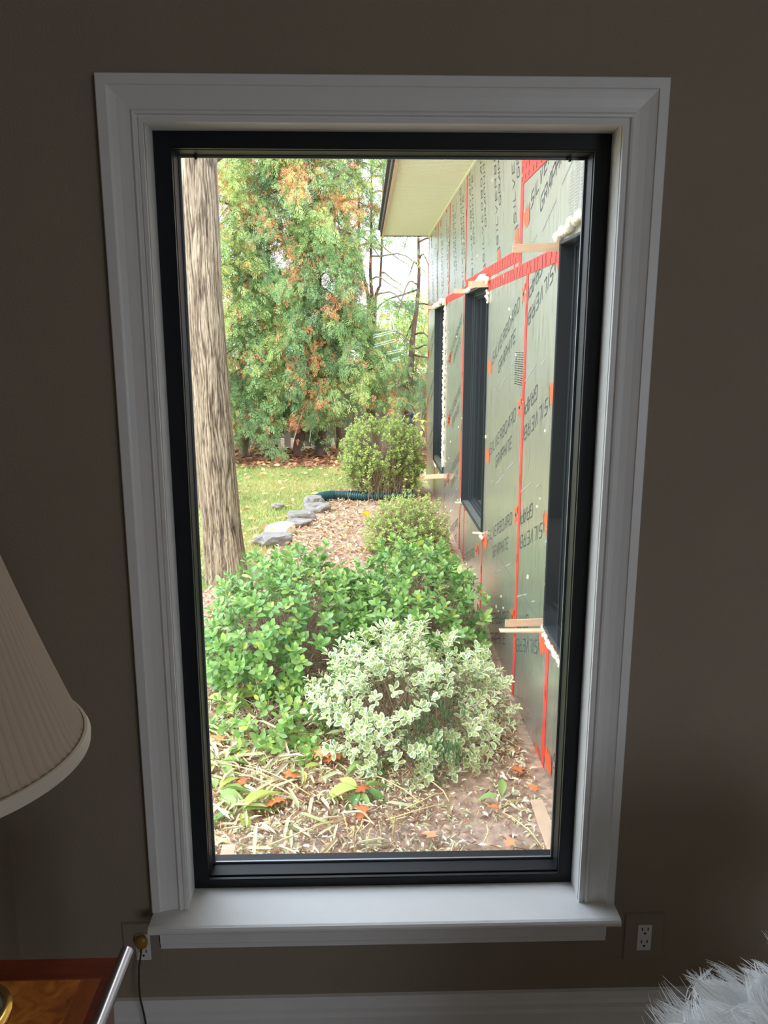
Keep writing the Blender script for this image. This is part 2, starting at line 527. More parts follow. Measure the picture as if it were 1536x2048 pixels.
def sweep_rect(prof, x0, x1, z0, z1, place, sides='LTRB', end_z=None):
    """mitred mouldings round a rectangle; prof = [(outward, depth)]; returns {side: (V, F)}"""
    out = {}
    n = len(prof)
    for sd in sides:
        A, B = [], []
        for d, c in prof:
            if sd == 'L': a, b2 = (x0 - d, z0 - d), (x0 - d, z1 + d)
            if sd == 'R': a, b2 = (x1 + d, z0 - d), (x1 + d, z1 + d)
            if sd == 'T': a, b2 = (x0 - d, z1 + d), (x1 + d, z1 + d)
            if sd == 'B': a, b2 = (x0 - d, z0 - d), (x1 + d, z0 - d)
            if end_z is not None and sd in 'LR': a = (a[0], end_z)
            A.append(place(a[0], a[1], c)); B.append(place(b2[0], b2[1], c))
        V = A + B
        F = [(i, (i + 1) % n, n + (i + 1) % n, n + i) for i in range(n)]
        F += [tuple(range(n))[::-1], tuple(range(n, 2 * n))]
        out[sd] = (V, F)
    return out


# window casing: three mitred lengths of colonial moulding
CAS = [(0, 0.0), (0, 0.012), (0.0075, 0.012), (0.0085, 0.0085), (0.012, 0.0085), (0.0135, 0.0135), (0.0175, 0.0145), (0.020, 0.0125),
       (0.0225, 0.0095), (0.030, 0.0100), (0.045, 0.0125), (0.056, 0.0160), (0.0595, 0.0175), (0.061, 0.0205), (0.078, 0.0205), (0.080, 0.0185), (0.080, 0.0)]
t1 = bpy.data.objects.new('trim_1', None); COL.objects.link(t1); t1.location = (0.0445, YI, 0.44); tag(t1, 'white painted window surround', kind='structure')
for sd, (V, F) in sweep_rect(CAS, WX0, 0.489, 0.436, 2.098, lambda a, z, c: (a, YI - c, z), 'LTR', 0.4425).items():
    b = MB(); b.add(V, F); b.obj('casing_head' if sd == 'T' else 'casing_leg', M_TRIM, t1)
# jamb liners
for x0, x1, z0, z1 in ((WX0 - 0.02, WX0, WZ0, WZ1), (WX1 - 0.003, WX1 + 0.017, WZ0, WZ1), (WX0, WX1 - 0.003, WZ1 - 0.003, WZ1 + 0.017)):
    boxobj('jamb_liner', x0, x1, YI - 0.004, 1.664, z0, z1, M_TRIM, t1, 0.001)
# stool with a rounded nose and its horns, and the apron below it
b = MB()
SX0, SX1 = -0.476, 0.566
nose = [(1.536, 0.4425), (1.530, 0.4405), (1.5265, 0.436), (1.526, 0.431), (1.5285, 0.4265), (1.534, 0.423), (1.539, 0.4205), (1.541, 0.418), (1.5995, 0.418), (1.5995, 0.4425)]
V = [(SX0 - 0.003, y, z) for y, z in nose] + [(SX1 + 0.003, y, z) for y, z in nose]
n = len(nose)
b.add(V, [(i, (i + 1) % n, n + (i + 1) % n, n + i) for i in range(n)] + [tuple(range(n)), tuple(range(n, 2 * n))])
b.obj('stool_nosing', M_TRIM, t1)
boxobj('stool', WX0 - 0.001, WX1 + 0.001, 1.598, 1.664, 0.405, 0.4422, M_TRIM, t1, 0.0008)
b = MB()
apr = [(1.599, 0.418), (1.577, 0.418), (1.577, 0.404), (1.580, 0.398), (1.584, 0.393), (1.585, 0.388), (1.585, 0.356), (1.588, 0.352), (1.588, 0.341), (1.599, 0.341)]
V = [(-0.470, y, z) for y, z in apr] + [(0.556, y, z) for y, z in apr]
n = len(apr)
b.add(V, [(i, (i + 1) % n, n + (i + 1) % n, n + i) for i in range(n)] + [tuple(range(n)), tuple(range(n, 2 * n))])
b.obj('apron', M_TRIM, t1)

# picture window: black frame, glazing stops, pane
w1 = bpy.data.objects.new('window_1', None); COL.objects.link(w1); w1.location = (0.0445, 1.7, WZ0); tag(w1, 'black framed fixed picture window', kind='structure')
FR = [(0, 1.76), (0, 1.660), (-0.0325, 1.660), (-0.034, 1.6615), (-0.034, 1.669), (-0.030, 1.670), (-0.030, 1.76)]
ST = [(-0.0305, 1.7155), (-0.0305, 1.6755), (-0.033, 1.6762), (-0.034, 1.6775), (-0.0345, 1.7155)]
EX = [(-0.025, 1.7245), (-0.0345, 1.7245), (-0.0345, 1.728), (-0.003, 1.765), (0.0, 1.775), (0.0, 1.76)]
SPC = [(-0.0345, 1.7190), (-0.0390, 1.7190), (-0.0390, 1.7235), (-0.0345, 1.7235)]
for nm, pr, mm in (('frame_rail', FR, M_BLACK), ('glazing_stop', ST, M_BLACK), ('outer_stop', EX, M_WBLACK), ('glass_spacer', SPC, M_SPACER)):
    for sd, (V, F) in sweep_rect(pr, WX0, WX1, WZ0, WZ1, lambda a, z, c: (a, c, z)).items():
        b = MB(); b.add(V, F); b.obj(nm, mm, w1)
boxobj('glass_pane', WX0 + 0.031, WX1 - 0.031, 1.7165, 1.7185, WZ0 + 0.031, WZ1 - 0.031, M_GLASS, w1)
for x in (WX0 + 0.071, WX1 - 0.071):
    boxobj('setting_block', x - 0.0022, x + 0.0022, 1.708, 1.7155, WZ1 - 0.0435, WZ1 - 0.0345, M_GASKET, w1)

# added panel behind the camera, slit to reflect daylight streaks in the pane
w5 = bpy.data.objects.new('window_5', None); COL.objects.link(w5); w5.location = (0.26, RY0, 1.4); tag(w5, 'small back window with a skewed blind', kind='structure')
bm = bmesh.new()
def _loop(pts):
    vs = [bm.verts.new((a, RY0 - 0.05, c)) for a, c in pts]
    for i in range(len(vs)): bm.edges.new((vs[i - 1], vs[i]))
_loop([(SLIT_HOLE[0], SLIT_HOLE[2]), (SLIT_HOLE[1], SLIT_HOLE[2]), (SLIT_HOLE[1], SLIT_HOLE[3]), (SLIT_HOLE[0], SLIT_HOLE[3])])
for xa, za, xb, zb in SLITS:
    for dz in (0.0, -0.020):
        _loop([(xa, za + dz - 0.0045), (xb, zb + dz - 0.0045), (xb, zb + dz + 0.0045), (xa, za + dz + 0.0045)])
bmesh.ops.triangle_fill(bm, use_beauty=True, use_dissolve=False, edges=bm.edges[:])
me = bpy.data.meshes.new('blind'); bm.to_mesh(me); bm.free(); me.materials.append(M_WALL)
o = put('blind', me, w5); sd = o.modifiers.new('thickness', 'SOLIDIFY'); sd.thickness = 0.004

# baseboard
b = MB()
bb = [(1.6, 0.0), (1.582, 0.0), (1.582, 0.150), (1.585, 0.160), (1.585, 0.172), (1.589, 0.180), (1.592, 0.198), (1.6, 0.200)]
V = [(RX0, y, z) for y, z in bb] + [(RX1, y, z) for y, z in bb]
n = len(bb)
b.add(V, [(i, (i + 1) % n, n + (i + 1) % n, n + i) for i in range(n)] + [tuple(range(n)), tuple(range(n, 2 * n))])
tag(b.obj('baseboard_front', M_TRIM), kind='structure')
b = MB()
V = [(RX0 + (1.6 - y), RY0, z) for y, z in bb] + [(RX0 + (1.6 - y), 1.58, z) for y, z in bb]
b.add(V, [(i, (i + 1) % n, n + (i + 1) % n, n + i) for i in range(n)] + [tuple(range(n)), tuple(range(n, 2 * n))])
tag(b.obj('baseboard_left', M_TRIM), kind='structure')


# ------------------------------------------------------------------ outlets, cord
def outlet(x, z, label):
    r = empty('wall_outlet', (x, YI, z), label, 'outlet', 'duplex outlets beside the window')
    b = MB()
    pl = [(-0.048, -0.062), (0.048, -0.062), (0.048, 0.062), (-0.048, 0.062)]
    V = [(x + a, YI, z + c) for a, c in pl] + [(x + a * 0.93, YI - 0.006, z + c * 0.95) for a, c in pl]
    b.add(V, [(0, 1, 2, 3), (4, 7, 6, 5), (0, 4, 5, 1), (1, 5, 6, 2), (2, 6, 7, 3), (3, 7, 4, 0)])
    b.obj('cover_plate', M_PLATE, r, bevel=0.001)
    boxobj('receptacle', x - 0.0165, x + 0.0165, YI - 0.0085, YI - 0.004, z - 0.0335, z + 0.0335, M_WHITE, r, 0.001)
    for dz in (0.017, -0.0165):
        for dx in (-0.0068, 0.0068):
            boxobj('slot', x + dx - 0.0011, x + dx + 0.0011, YI - 0.0092, YI - 0.0070, z + dz + 0.003, z + dz + 0.0105, M_SLOT, r)
        b = MB(); b.tube([(x, YI - 0.0092, z + dz - 0.0045), (x, YI - 0.007, z + dz - 0.0045)], 0.0027, 10); b.obj('ground_hole', M_SLOT, r)
    return r


outlet(0.6495, 0.342, 'white duplex outlet in a taupe painted plate, nothing plugged in, near the white fur')
outlet(-0.512, 0.342, 'white duplex outlet above the side table corner with an amber plug in it')
r = empty('plug_in', (-0.512, YI - 0.009, 0.362), 'amber brown plug pushed into the outlet above the side table', 'plug')
b = MB(); b.lathe([(0.004, -0.016), (0.011, -0.013), (0.014, -0.004), (0.014, 0.006), (0.011, 0.013), (0.004, 0.016)], (0, 0, 0), 20)
o = b.obj('plug_body', M_AMBER, r, smooth=True); o.matrix_basis = Matrix.Translation((-0.512, YI - 0.018, 0.364)) @ Matrix.Scale(0.62, 4, (0, 1, 0)); o.matrix_parent_inverse = Matrix.Translation(r.location).inverted()
b = MB(); b.tube([(-0.512, YI - 0.019, 0.352), (-0.513, YI - 0.028, 0.335), (-0.516, YI - 0.036, 0.31), (-0.517, YI - 0.042, 0.27), (-0.515, YI - 0.044, 0.235), (-0.510, YI - 0.044, 0.20),
                  (-0.507, YI - 0.042, 0.16), (-0.508, YI - 0.045, 0.10), (-0.515, YI - 0.055, 0.03), (-0.53, YI - 0.10, 0.006), (-0.56, YI - 0.2, 0.005)], 0.0023, 8)
tag(b.obj('power_cord', M_CORD, None, smooth=True), 'thin dark brown cord hanging down the wall behind the side table', 'cord')

# ------------------------------------------------------------------ side table
TZ = 0.74
TX0, TX1, TY0, TY1 = -0.775, -0.382, 0.30, 1.108
t = empty('side_table', ((TX0 + TX1) / 2, (TY0 + TY1) / 2, 0.0), 'glossy mahogany side table with burl inlay and a metal edge rail, under the lamp', 'table')
boxobj('table_top', TX0, TX1, TY0, TY1, TZ - 0.024, TZ - 0.0012, M_MAHOG, t, 0.003)
boxobj('crossband', TX0 + 0.045, TX1 - 0.028, TY0 + 0.05, TY1 - 0.045, TZ - 0.006, TZ - 0.0006, M_BAND, t)
boxobj('burl_panel', TX0 + 0.085, TX1 - 0.058, TY0 + 0.09, TY1 - 0.048, TZ - 0.005, TZ, M_BURL, t)
b = MB(); b.tube([(TX1 - 0.002, TY0, TZ + 0.004), (TX1 - 0.002, TY1 + 0.004, TZ + 0.004)], 0.0105, 24)
rl = b.obj('edge_rail', M_CHROME, t, smooth=True, auto=40); rl['label'] = 'shiny round metal rail along the table edge'
b = MB(); b.tube([(TX1 - 0.002, TY1 + 0.0035, TZ + 0.004), (TX1 - 0.002, TY1 + 0.006, TZ + 0.004)], 0.0035, 12); b.obj('rail_screw', M_BRASS, rl, smooth=True, auto=40)
for x0, x1, y0, y1 in ((TX0 + 0.03, TX1 - 0.03, TY0 + 0.03, TY0 + 0.05), (TX0 + 0.03, TX1 - 0.03, TY1 - 0.05, TY1 - 0.03), (TX0 + 0.03, TX0 + 0.05, TY0 + 0.05, TY1 - 0.05), (TX1 - 0.05, TX1 - 0.03, TY0 + 0.05, TY1 - 0.05)):
    boxobj('apron', x0, x1, y0, y1, TZ - 0.11, TZ - 0.024, M_MAHOG, t)
for x in (TX0 + 0.04, TX1 - 0.04):
    for y in (TY0 + 0.04, TY1 - 0.04):
        b = MB()
        for i, (z, w) in enumerate(((TZ - 0.11, 0.020), (0.0, 0.012))):
            pass
        V = [(x + sx * 0.020, y + sy * 0.020, TZ - 0.03) for sx, sy in ((-1, -1), (1, -1), (1, 1), (-1, 1))] + [(x + sx * 0.012, y + sy * 0.012, 0.0) for sx, sy in ((-1, -1), (1, -1), (1, 1), (-1, 1))]
        b.add(V, [(0, 1, 2, 3), (7, 6, 5, 4), (0, 4, 5, 1), (1, 5, 6, 2), (2, 6, 7, 3), (3, 7, 4, 0)])
        b.obj('leg', M_MAHOG, t, bevel=0.002)

# ------------------------------------------------------------------ table lamp
LX, LY = -0.586, 0.985
lamp = empty('table_lamp', (LX, LY, TZ), 'table lamp with a pleated cream shade and brass base on the side table', 'lamp')
b = MB(); b.lathe([(0.060, 0.0), (0.068, 0.002), (0.069, 0.008), (0.064, 0.012), (0.058, 0.0135)], (LX, LY, TZ), 48)
b.obj('base_rim', M_BRASS, lamp, smooth=True, auto=50)
b = MB(); b.lathe([(0.050, 0.0136), (0.057, 0.0138), (0.054, 0.020), (0.040, 0.030), (0.024, 0.040), (0.018, 0.05)], (LX, LY, TZ), 48)
b.obj('base', M_DARKBASE, lamp, smooth=True, auto=60)
b = MB(); b.lathe([(0.018, 0.05), (0.014, 0.07), (0.030, 0.10), (0.046, 0.15), (0.050, 0.20), (0.040, 0.26), (0.020, 0.31), (0.014, 0.33), (0.018, 0.34), (0.010, 0.36), (0.010, 0.42)], (LX, LY, TZ), 40)
b.obj('lamp_body', M_BRASS, lamp, smooth=True)
b = MB(); b.lathe([(0.016, 0.42), (0.018, 0.44), (0.018, 0.48), (0.012, 0.485)], (LX, LY, TZ), 24); b.obj('socket', M_BRASS, lamp, smooth=True, auto=50)
b = MB(); b.lathe([(0.010, 0.485), (0.014, 0.50), (0.028, 0.54), (0.030, 0.56), (0.022, 0.585), (0.006, 0.595)], (LX, LY, TZ), 24); b.obj('light_bulb', M_WHITE, lamp, smooth=True)
SB, STP = 1.160, 1.500
SR0, SR1 = 0.197, 0.092
NPL, NZ = 92, 14
b = MB()
V = []
for i in range(NZ + 1):
    u = i / NZ
    r = SR1 + (SR0 - SR1) * ((1 - u) ** 1.12)
    r += 0.004 * max(0, 1 - u / 0.12) ** 2
    for k in range(NPL * 4):
        a = 2 * PI * k / (NPL * 4)
        q = (k % 4)
        dr = (0.0036, 0.0004, 0.0, 0.0004)[q] * (0.6 + 0.4 * (1 - u))
        V.append((LX + (r + dr) * math.cos(a), LY + (r + dr) * math.sin(a), SB + (STP - SB) * u))
m = NPL * 4
F = [(i * m + k, i * m + (k + 1) % m, (i + 1) * m + (k + 1) % m, (i + 1) * m + k) for i in range(NZ) for k in range(m)]
b.add(V, F)
sh = b.obj('lamp_shade', M_SHADE, lamp, smooth=False)
so = sh.modifiers.new('thickness', 'SOLIDIFY'); so.thickness = 0.0015; so.offset = -1
for nm, z0, z1, r0, r1 in (('bottom_trim', SB - 0.006, SB + 0.012, SR0 + 0.0100, SR0 + 0.0068), ('top_trim', STP - 0.012, STP + 0.004, SR1 + 0.006, SR1 + 0.003)):
    b = MB()
    sides = 96
    prof = [(r0 - 0.004, z0), (r0, z0), (r0 + 0.0008, (z0 + z1) / 2), (r1, z1), (r1 - 0.004, z1)]
    ang = np.arange(sides) * 2 * PI / sides
    V = np.concatenate([np.stack([LX + rr * np.cos(ang), LY + rr * np.sin(ang), np.full(sides, zz)], 1) for rr, zz in prof])
    n = len(prof)
    F = [(i * sides + j, i * sides + (j + 1) % sides, ((i + 1) % n) * sides + (j + 1) % sides, ((i + 1) % n) * sides + j) for i in range(n) for j in range(sides)]
    b.add(V, F); b.obj(nm, M_SHTRIM, sh, smooth=True, auto=50)
b = MB()
hp = [(LX + 0.05 * math.sin(a) , LY, TZ + 0.60 - 0.155 * math.cos(a)) for a in np.linspace(0.25, 2 * PI - 0.25, 30)]
b.tube(hp, 0.0018, 6); b.obj('harp', M_BRASS, lamp, smooth=True)
for a in (0, 2 * PI / 3, 4 * PI / 3):
    b = MB(); b.tube([(LX, LY, STP - 0.008), (LX + SR1 * math.cos(a), LY + SR1 * math.sin(a), STP - 0.002)], 0.0015, 6); b.obj('shade_spoke', M_BRASS, lamp, smooth=True)
b = MB(); b.lathe([(0.004, -0.012), (0.006, 0.0), (0.010, 0.012), (0.006, 0.026), (0.002, 0.034)], (LX, LY, STP - 0.002), 20); b.obj('finial', M_BRASS, lamp, smooth=True)

# ------------------------------------------------------------------ fur throw over an armchair
FX, FY, FZ = 0.80, 0.93, 0.52
ch = empty('armchair', (0.86, 0.85, 0.0), 'upholstered armchair hidden under the white shaggy throw', 'armchair')
boxobj('seat', 0.58, 1.20, 0.45, 1.02, 0.20, 0.44, M_UPH, ch, 0.03)
boxobj('backrest', 0.64, 1.12, 0.87, 0.99, 0.40, 0.62, M_UPH, ch, 0.03)
for x in (0.62, 1.16):
    for y in (0.50, 0.98):
        boxobj('leg', x - 0.02, x + 0.02, y - 0.02, y + 0.02, 0.0, 0.21, M_MAHOG, ch)
fur = empty('fur_throw', (FX, FY, FZ), 'white long-haired shaggy fur throw draped over the armchair back', 'throw')


def fur_surface(u, w):
    """half pipe draped over the chair back: u along x, w over the top from front to back"""
    x = 0.535 + 0.64 * u
    a = PI * (w - 0.5) * 1.05
    edge = np.clip(np.minimum(u, 1 - u) / 0.22, 0, 1)
    top = 0.648 + 0.085 * np.sqrt(1 - (1 - edge) ** 2) + 0.058 * u
    ry = 0.15
    y = FY + 0.005 + ry * np.sin(a)
    z = top - 0.20 * (1 - np.cos(a)) * 0.95
    return np.stack([x, y, z], -1)


uu, ww = np.meshgrid(np.linspace(0, 1, 40), np.linspace(0, 1, 30))
P = fur_surface(uu, ww).reshape(-1, 3)
i = (np.arange(29)[:, None] * 40 + np.arange(39)[None]).ravel()
hide = put('hide', mesh_np('hide', P, np.stack([i, i + 1, i + 41, i + 40], 1), M_FUR, np.zeros(len(P)), smooth=True), fur)
sd = hide.modifiers.new('thickness', 'SOLIDIFY'); sd.thickness = 0.012
NC, PER = 1100, 21
cu, cw = RNG.random(NC), RNG.random(NC)
ctip = RNG.normal(0, 1, (NC, 3)) * 0.020
hu = np.clip(np.repeat(cu, PER) + RNG.normal(0, 0.016, NC * PER), 0, 1); hw = np.clip(np.repeat(cw, PER) + RNG.normal(0, 0.022, NC * PER), 0, 1)
p0 = fur_surface(hu, hw)
e1 = fur_surface(np.clip(hu + 0.01, 0, 1), hw) - fur_surface(np.clip(hu - 0.01, 0, 1), hw)
e2 = fur_surface(hu, np.clip(hw + 0.01, 0, 1)) - fur_surface(hu, np.clip(hw - 0.01, 0, 1))
nn = norm(np.cross(e1, e2))
cc = fur_surface(np.repeat(cu, PER), np.repeat(cw, PER))
outw = norm(p0 - np.array([0.80, FY, 0.52]))
nn = np.where((np.sum(nn * outw, 1) < 0)[:, None], -nn, nn)
comb = np.repeat(norm(np.stack([-0.65 + 0.4 * RNG.normal(size=NC), -0.35 + 0.5 * RNG.normal(size=NC), 0.25 + 0.35 * RNG.normal(size=NC)], 1)), PER, 0)
L = np.repeat(0.056 + 0.044 * RNG.random(NC), PER) * (0.8 + 0.4 * RNG.random(NC * PER))
seg = 6
RNG_C = RNG.normal(size=(NC, 3))
side = norm(np.cross(comb, np.repeat(norm(RNG.normal(size=(NC, 3))), PER, 0)))
Vh = []
for k in range(seg + 1):
    q = k / seg
    dirn = norm(nn * (0.9 - 0.5 * q) + comb * (0.35 + 0.75 * q))
    p = p0 + L[:, None] * (nn * (0.55 * q - 0.22 * q * q) + comb * (0.25 * q + 0.45 * q * q)) + np.repeat(ctip, PER, 0) * q * q
    p += (cc - p0) * (0.78 * q * q)
    p[:, 2] += 0.020 * q * q * q
    p += np.repeat(RNG_C, PER, 0) * (0.010 * math.sin(q * 3.2))
    p[:, 2] -= 0.018 * q * q
    wdt = 0.00095 * (1 - q) ** 0.6 + 0.0002
    view = norm(EYE - p)
    sd_ = norm(np.cross(dirn, view) + 0.35 * side)
    Vh.append(np.stack([p - sd_ * wdt, p + sd_ * wdt], 1))
Vh = np.stack(Vh, 1).reshape(len(p0), -1, 3)
kk = np.arange(seg)
tf = np.stack([2 * kk, 2 * kk + 1, 2 * kk + 3, 2 * kk + 2], 1)
Fh = (tf[None] + (np.arange(len(p0)) * (2 * seg + 2))[:, None, None]).reshape(-1, 4)
hair = put('long_hair', mesh_np('long_hair', Vh.reshape(-1, 3), Fh, M_FUR, np.zeros(Vh.shape[0] * Vh.shape[1])), fur)
hair['kind'] = 'stuff'

# ------------------------------------------------------------------ the wing: foil-faced sheathing
WX = 0.80
YEND = 10.0
wing = bpy.data.objects.new('wall_wing', None); COL.objects.link(wing); wing.location = (WX, 5.0, -0.2); tag(wing, 'foil faced insulation board wall with red seam tape', kind='structure')
WIN = [(2.10, 3.315, 0.470, 2.095), (5.205, 6.315, 0.440, 2.075), (7.86, 8.955, 0.400, 2.070)]    # y0 y1 z0 z1
ZT, ZS, ZB = 2.085, 2.97, -0.32
PANELS = [  # y0 y1 z0 z1 lettering (0 none, 1 upright, -1 turned over, 2 turned on its side)
    (1.80, 4.19, ZT, 2.52, 1), (1.80, 4.19, 2.52, ZS, 0), (4.19, 6.41, ZT, ZS, 2), (6.41, 7.62, ZT, ZS, 2), (7.62, 8.80, ZT, ZS, 2), (8.80, YEND, ZT, ZS, 2),
    (1.80, 2.08, 0.455, ZT, 0), (3.325, 3.98, 0.455, ZT, -1), (3.98, 5.195, 0.455, ZT, 1), (6.325, 6.465, 0.455, ZT, 0), (6.465, 7.62, 0.455, ZT, 1), (7.62, 7.85, 0.455, ZT, 0), (8.965, YEND, 0.455, ZT, 1),
    (1.80, 3.245, ZB, 0.455, 3), (3.245, 3.98, ZB, 0.455, -1), (3.98, 5.20, ZB, 0.455, 1), (5.20, 6.465, ZB, 0.455, 1), (6.465, 7.80, ZB, 0.455, 1), (7.80, 8.87, ZB, 0.455, 0), (8.87, YEND, ZB, 0.455, 0)]

STROKES = {
    'S': [[(1, 1), (.15, 1), (0, .85), (0, .62), (.1, .52), (.9, .5), (1, .4), (1, .15), (.85, 0), (0, 0)]],
    'I': [[(0.2, 0), (0.2, 1)]],
    'L': [[(0, 1), (0, 0), (.95, 0)]],
    'V': [[(0, 1), (.45, 0), (1, 1)]],
    'E': [[(1, 1), (0, 1), (0, 0), (1, 0)], [(0, .5), (.85, .5)]],
    'R': [[(0, 0), (0, 1), (.85, 1), (1, .85), (1, .62), (.88, .46), (.2, .46)], [(.55, .46), (1, 0)]],
    'B': [[(0, 0), (0, 1), (.85, 1), (1, .86), (1, .64), (.9, .53), (0, .53)], [(.9, .53), (1, .42), (1, .15), (.85, 0), (0, 0)]],
    'O': [[(0, .14), (0, .86), (.14, 1), (.86, 1), (1, .86), (1, .14), (.86, 0), (.14, 0), (0, .14)]],
    'A': [[(0, 0), (.62, 1), (1, 1), (1, 0)], [(.28, .36), (1, .36)]],
    'D': [[(0, 0), (0, 1), (.8, 1), (1, .8), (1, .2), (.8, 0), (0, 0)]],
    'G': [[(1, 1), (.15, 1), (0, .85), (0, .15), (.15, 0), (.85, 0), (1, .15), (1, .48), (.5, .48)]],
    'P': [[(0, 0), (0, 1), (.85, 1), (1, .86), (1, .56), (.85, .42), (.1, .42)]],
    'H': [[(0, 0), (0, 1)], [(1, 0), (1, 1)], [(0, .5), (1, .5)]],
    'T': [[(0, 1), (1, 1)], [(.5, 0), (.5, 1)]],
    'X': [[(0, 1), (1, 0)], [(0, 0), (1, 1)]],
}


def ribbon(pl, wd):
    """quads (each 4 points, 2D) drawing a polyline of width wd"""
    out = []
    for (ax, ay), (bx, by) in zip(pl[:-1], pl[1:]):
        dx, dy = bx - ax, by - ay
        l = math.hypot(dx, dy) or 1
        ex, ey = dx / l * wd * .35, dy / l * wd * .35
        px, py = -dy / l * wd / 2, dx / l * wd / 2
        out.append([(ax - ex + px, ay - ey + py), (ax - ex - px, ay - ey - py), (bx + ex - px, by + ey - py), (bx + ex + px, by + ey + py)])
    return out


def clip(poly, x0, x1, y0, y1):
    for ax, lim, sg in ((0, x0, 1), (0, x1, -1), (1, y0, 1), (1, y1, -1)):
        out = []
        for i in range(len(poly)):
            a, b = poly[i - 1], poly[i]
            da, db = sg * (a[ax] - lim), sg * (b[ax] - lim)
            if (da >= 0) != (db >= 0):
                q = da / (da - db)
                out.append((a[0] + (b[0] - a[0]) * q, a[1] + (b[1] - a[1]) * q))
            if db >= 0:
                out.append(b)
        poly = out
        if len(poly) < 3:
            return []
    return poly


TILT = math.radians(20.5)


def word(txt, u0, v0, h, adv, wd):
    out = []
    u = u0
    for c in txt:
        for pl in STROKES[c]:
            out += ribbon([(u + x * h * (0.35 if c == 'I' else 0.86) + 0.42 * y * h, v0 + y * h) for x, y in pl], wd)
        u += adv * (0.45 if c == 'I' else 0.86 if c == 'L' else 1.02)
    return out


def one_print():
    """one repeat of the board's print around its origin: (list of 2D polygons, ink)"""
    inks = {0: [], 1: [], 2: []}
    inks[0] += word('SILVERBOARD', 0.0, 0.0, 0.060, 0.0835, 0.0068)
    inks[0] += word('GRAPHITE', 0.185, -0.120, 0.060, 0.0725, 0.0068)
    inks[1] += word('XS', 0.925, 0.0, 0.060, 0.085, 0.020)
    # flame before the S with its dark shadow sliver
    inks[1] += [[(-0.115, -0.035), (-0.06, -0.045), (-0.035, -0.01), (-0.045, 0.03), (-0.085, 0.035)], [(-0.115, -0.035), (-0.085, 0.035), (-0.105, 0.075), (-0.135, 0.04), (-0.15, 0.0)],
                [(-0.085, 0.035), (-0.045, 0.03), (-0.068, 0.068)], [(-0.15, 0.0), (-0.135, 0.04), (-0.160, 0.075), (-0.168, 0.03)]]
    inks[0] += [[(-0.045, -0.055), (-0.030, -0.03), (-0.015, 0.03), (-0.022, 0.055), (-0.035, -0.012)]]
    for u0, v0, ln in ((0.02, -0.185, 0.06), (0.20, -0.225, 0.27), (0.56, -0.215, 0.20)):
        k = 0
        while k < ln:
            st = 0.018 + 0.012 * ((k * 977) % 1)
            inks[2] += [[(u0 + k, v0), (u0 + k + st, v0), (u0 + k + st, v0 + 0.008), (u0 + k, v0 + 0.008)]]
            k += st + 0.005
    return inks


ONE = one_print()
rowsU = [(4.965, 0.448 + 0.562 * k) for k in range(-1, 3)]
ORIG = {}
for pi, (y0, y1, z0, z1, let) in enumerate(PANELS):
    p = boxobj('sheathing_panel', WX, WX + 0.05, y0 + 0.001, y1 - 0.001, z0 + 0.001, z1 - 0.001, M_FOIL, wing)
    if not let:
        continue
    if let == 1:
        if z0 >= ZT - 0.01:
            starts = [(3.965, 2.322)]
        else:
            base = 4.965 if y0 < 4.5 else (7.36 if y0 > 6.4 and y0 < 8 else (6.36 if y0 < 6.4 else 9.8))
            starts = [(base, 0.448 + 0.562 * k) for k in range(-2, 4)]
            if y0 > 6.4: starts += [(base + 1.0, 0.06 + 0.562 * k) for k in range(-1, 4)]
        rot = 0.0
    elif let == 3:
        starts = [(3.06, -0.065 + 0.562 * k) for k in range(-1, 2)]; rot = 0.0
    elif let == -1:
        base = 3.452
        starts = [(base, 0.356 + 0.556 * k) for k in range(-2, 5)]
        rot = PI
    else:
        base = 4.88 if y0 < 6 else y0 + 0.25
        starts = [(4.33 + 0.545 * k, 2.315 - 0.045 * k) for k in range(0, 12)]
        rot = PI / 2
    a = rot + TILT
    ca, sa = math.cos(a), math.sin(a)
    b = MB()
    for (ys, zs) in starts:
        for ink, polys in ONE.items():
            for poly in polys:
                pts = [(-ys + u * ca - v * sa, zs + u * sa + v * ca) for u, v in poly]   # (-y, z) seen from outside
                pts = clip(pts, -(y1 - 0.004), -(y0 + 0.004), z0 + 0.004, z1 - 0.004)
                if len(pts) >= 3:
                    b.add([(WX - 0.0012, -q, z) for q, z in pts], [tuple(range(len(pts)))], ink)
    if let == 1 and 3.9 < y0 < 4.1 or let == 1 and z0 >= ZT - 0.01 and y0 < 2:
        # block of pale fine print
        yb, zb = (4.02, 1.49) if z0 < 1 else (3.02, 2.22)
        for k in range(15):
            for q in range(3):
                ya = yb + q * 0.075; ln = 0.05 + 0.022 * random.random()
                zz = zb + k * 0.0115 - (q * 0.025 if z0 > 1 else 0)
                b.add([(WX - 0.0012, ya, zz), (WX - 0.0012, ya + ln, zz), (WX - 0.0012, ya + ln, zz + 0.003), (WX - 0.0012, ya, zz + 0.003)], [(0, 1, 2, 3)], 2)
    if b.n:
        o = b.obj('printed_lettering', [M_INK, M_ORANGE, M_INKFINE], p, fix=False)
        o['label'] = 'slanted grey board name and orange flame printed on the foil'


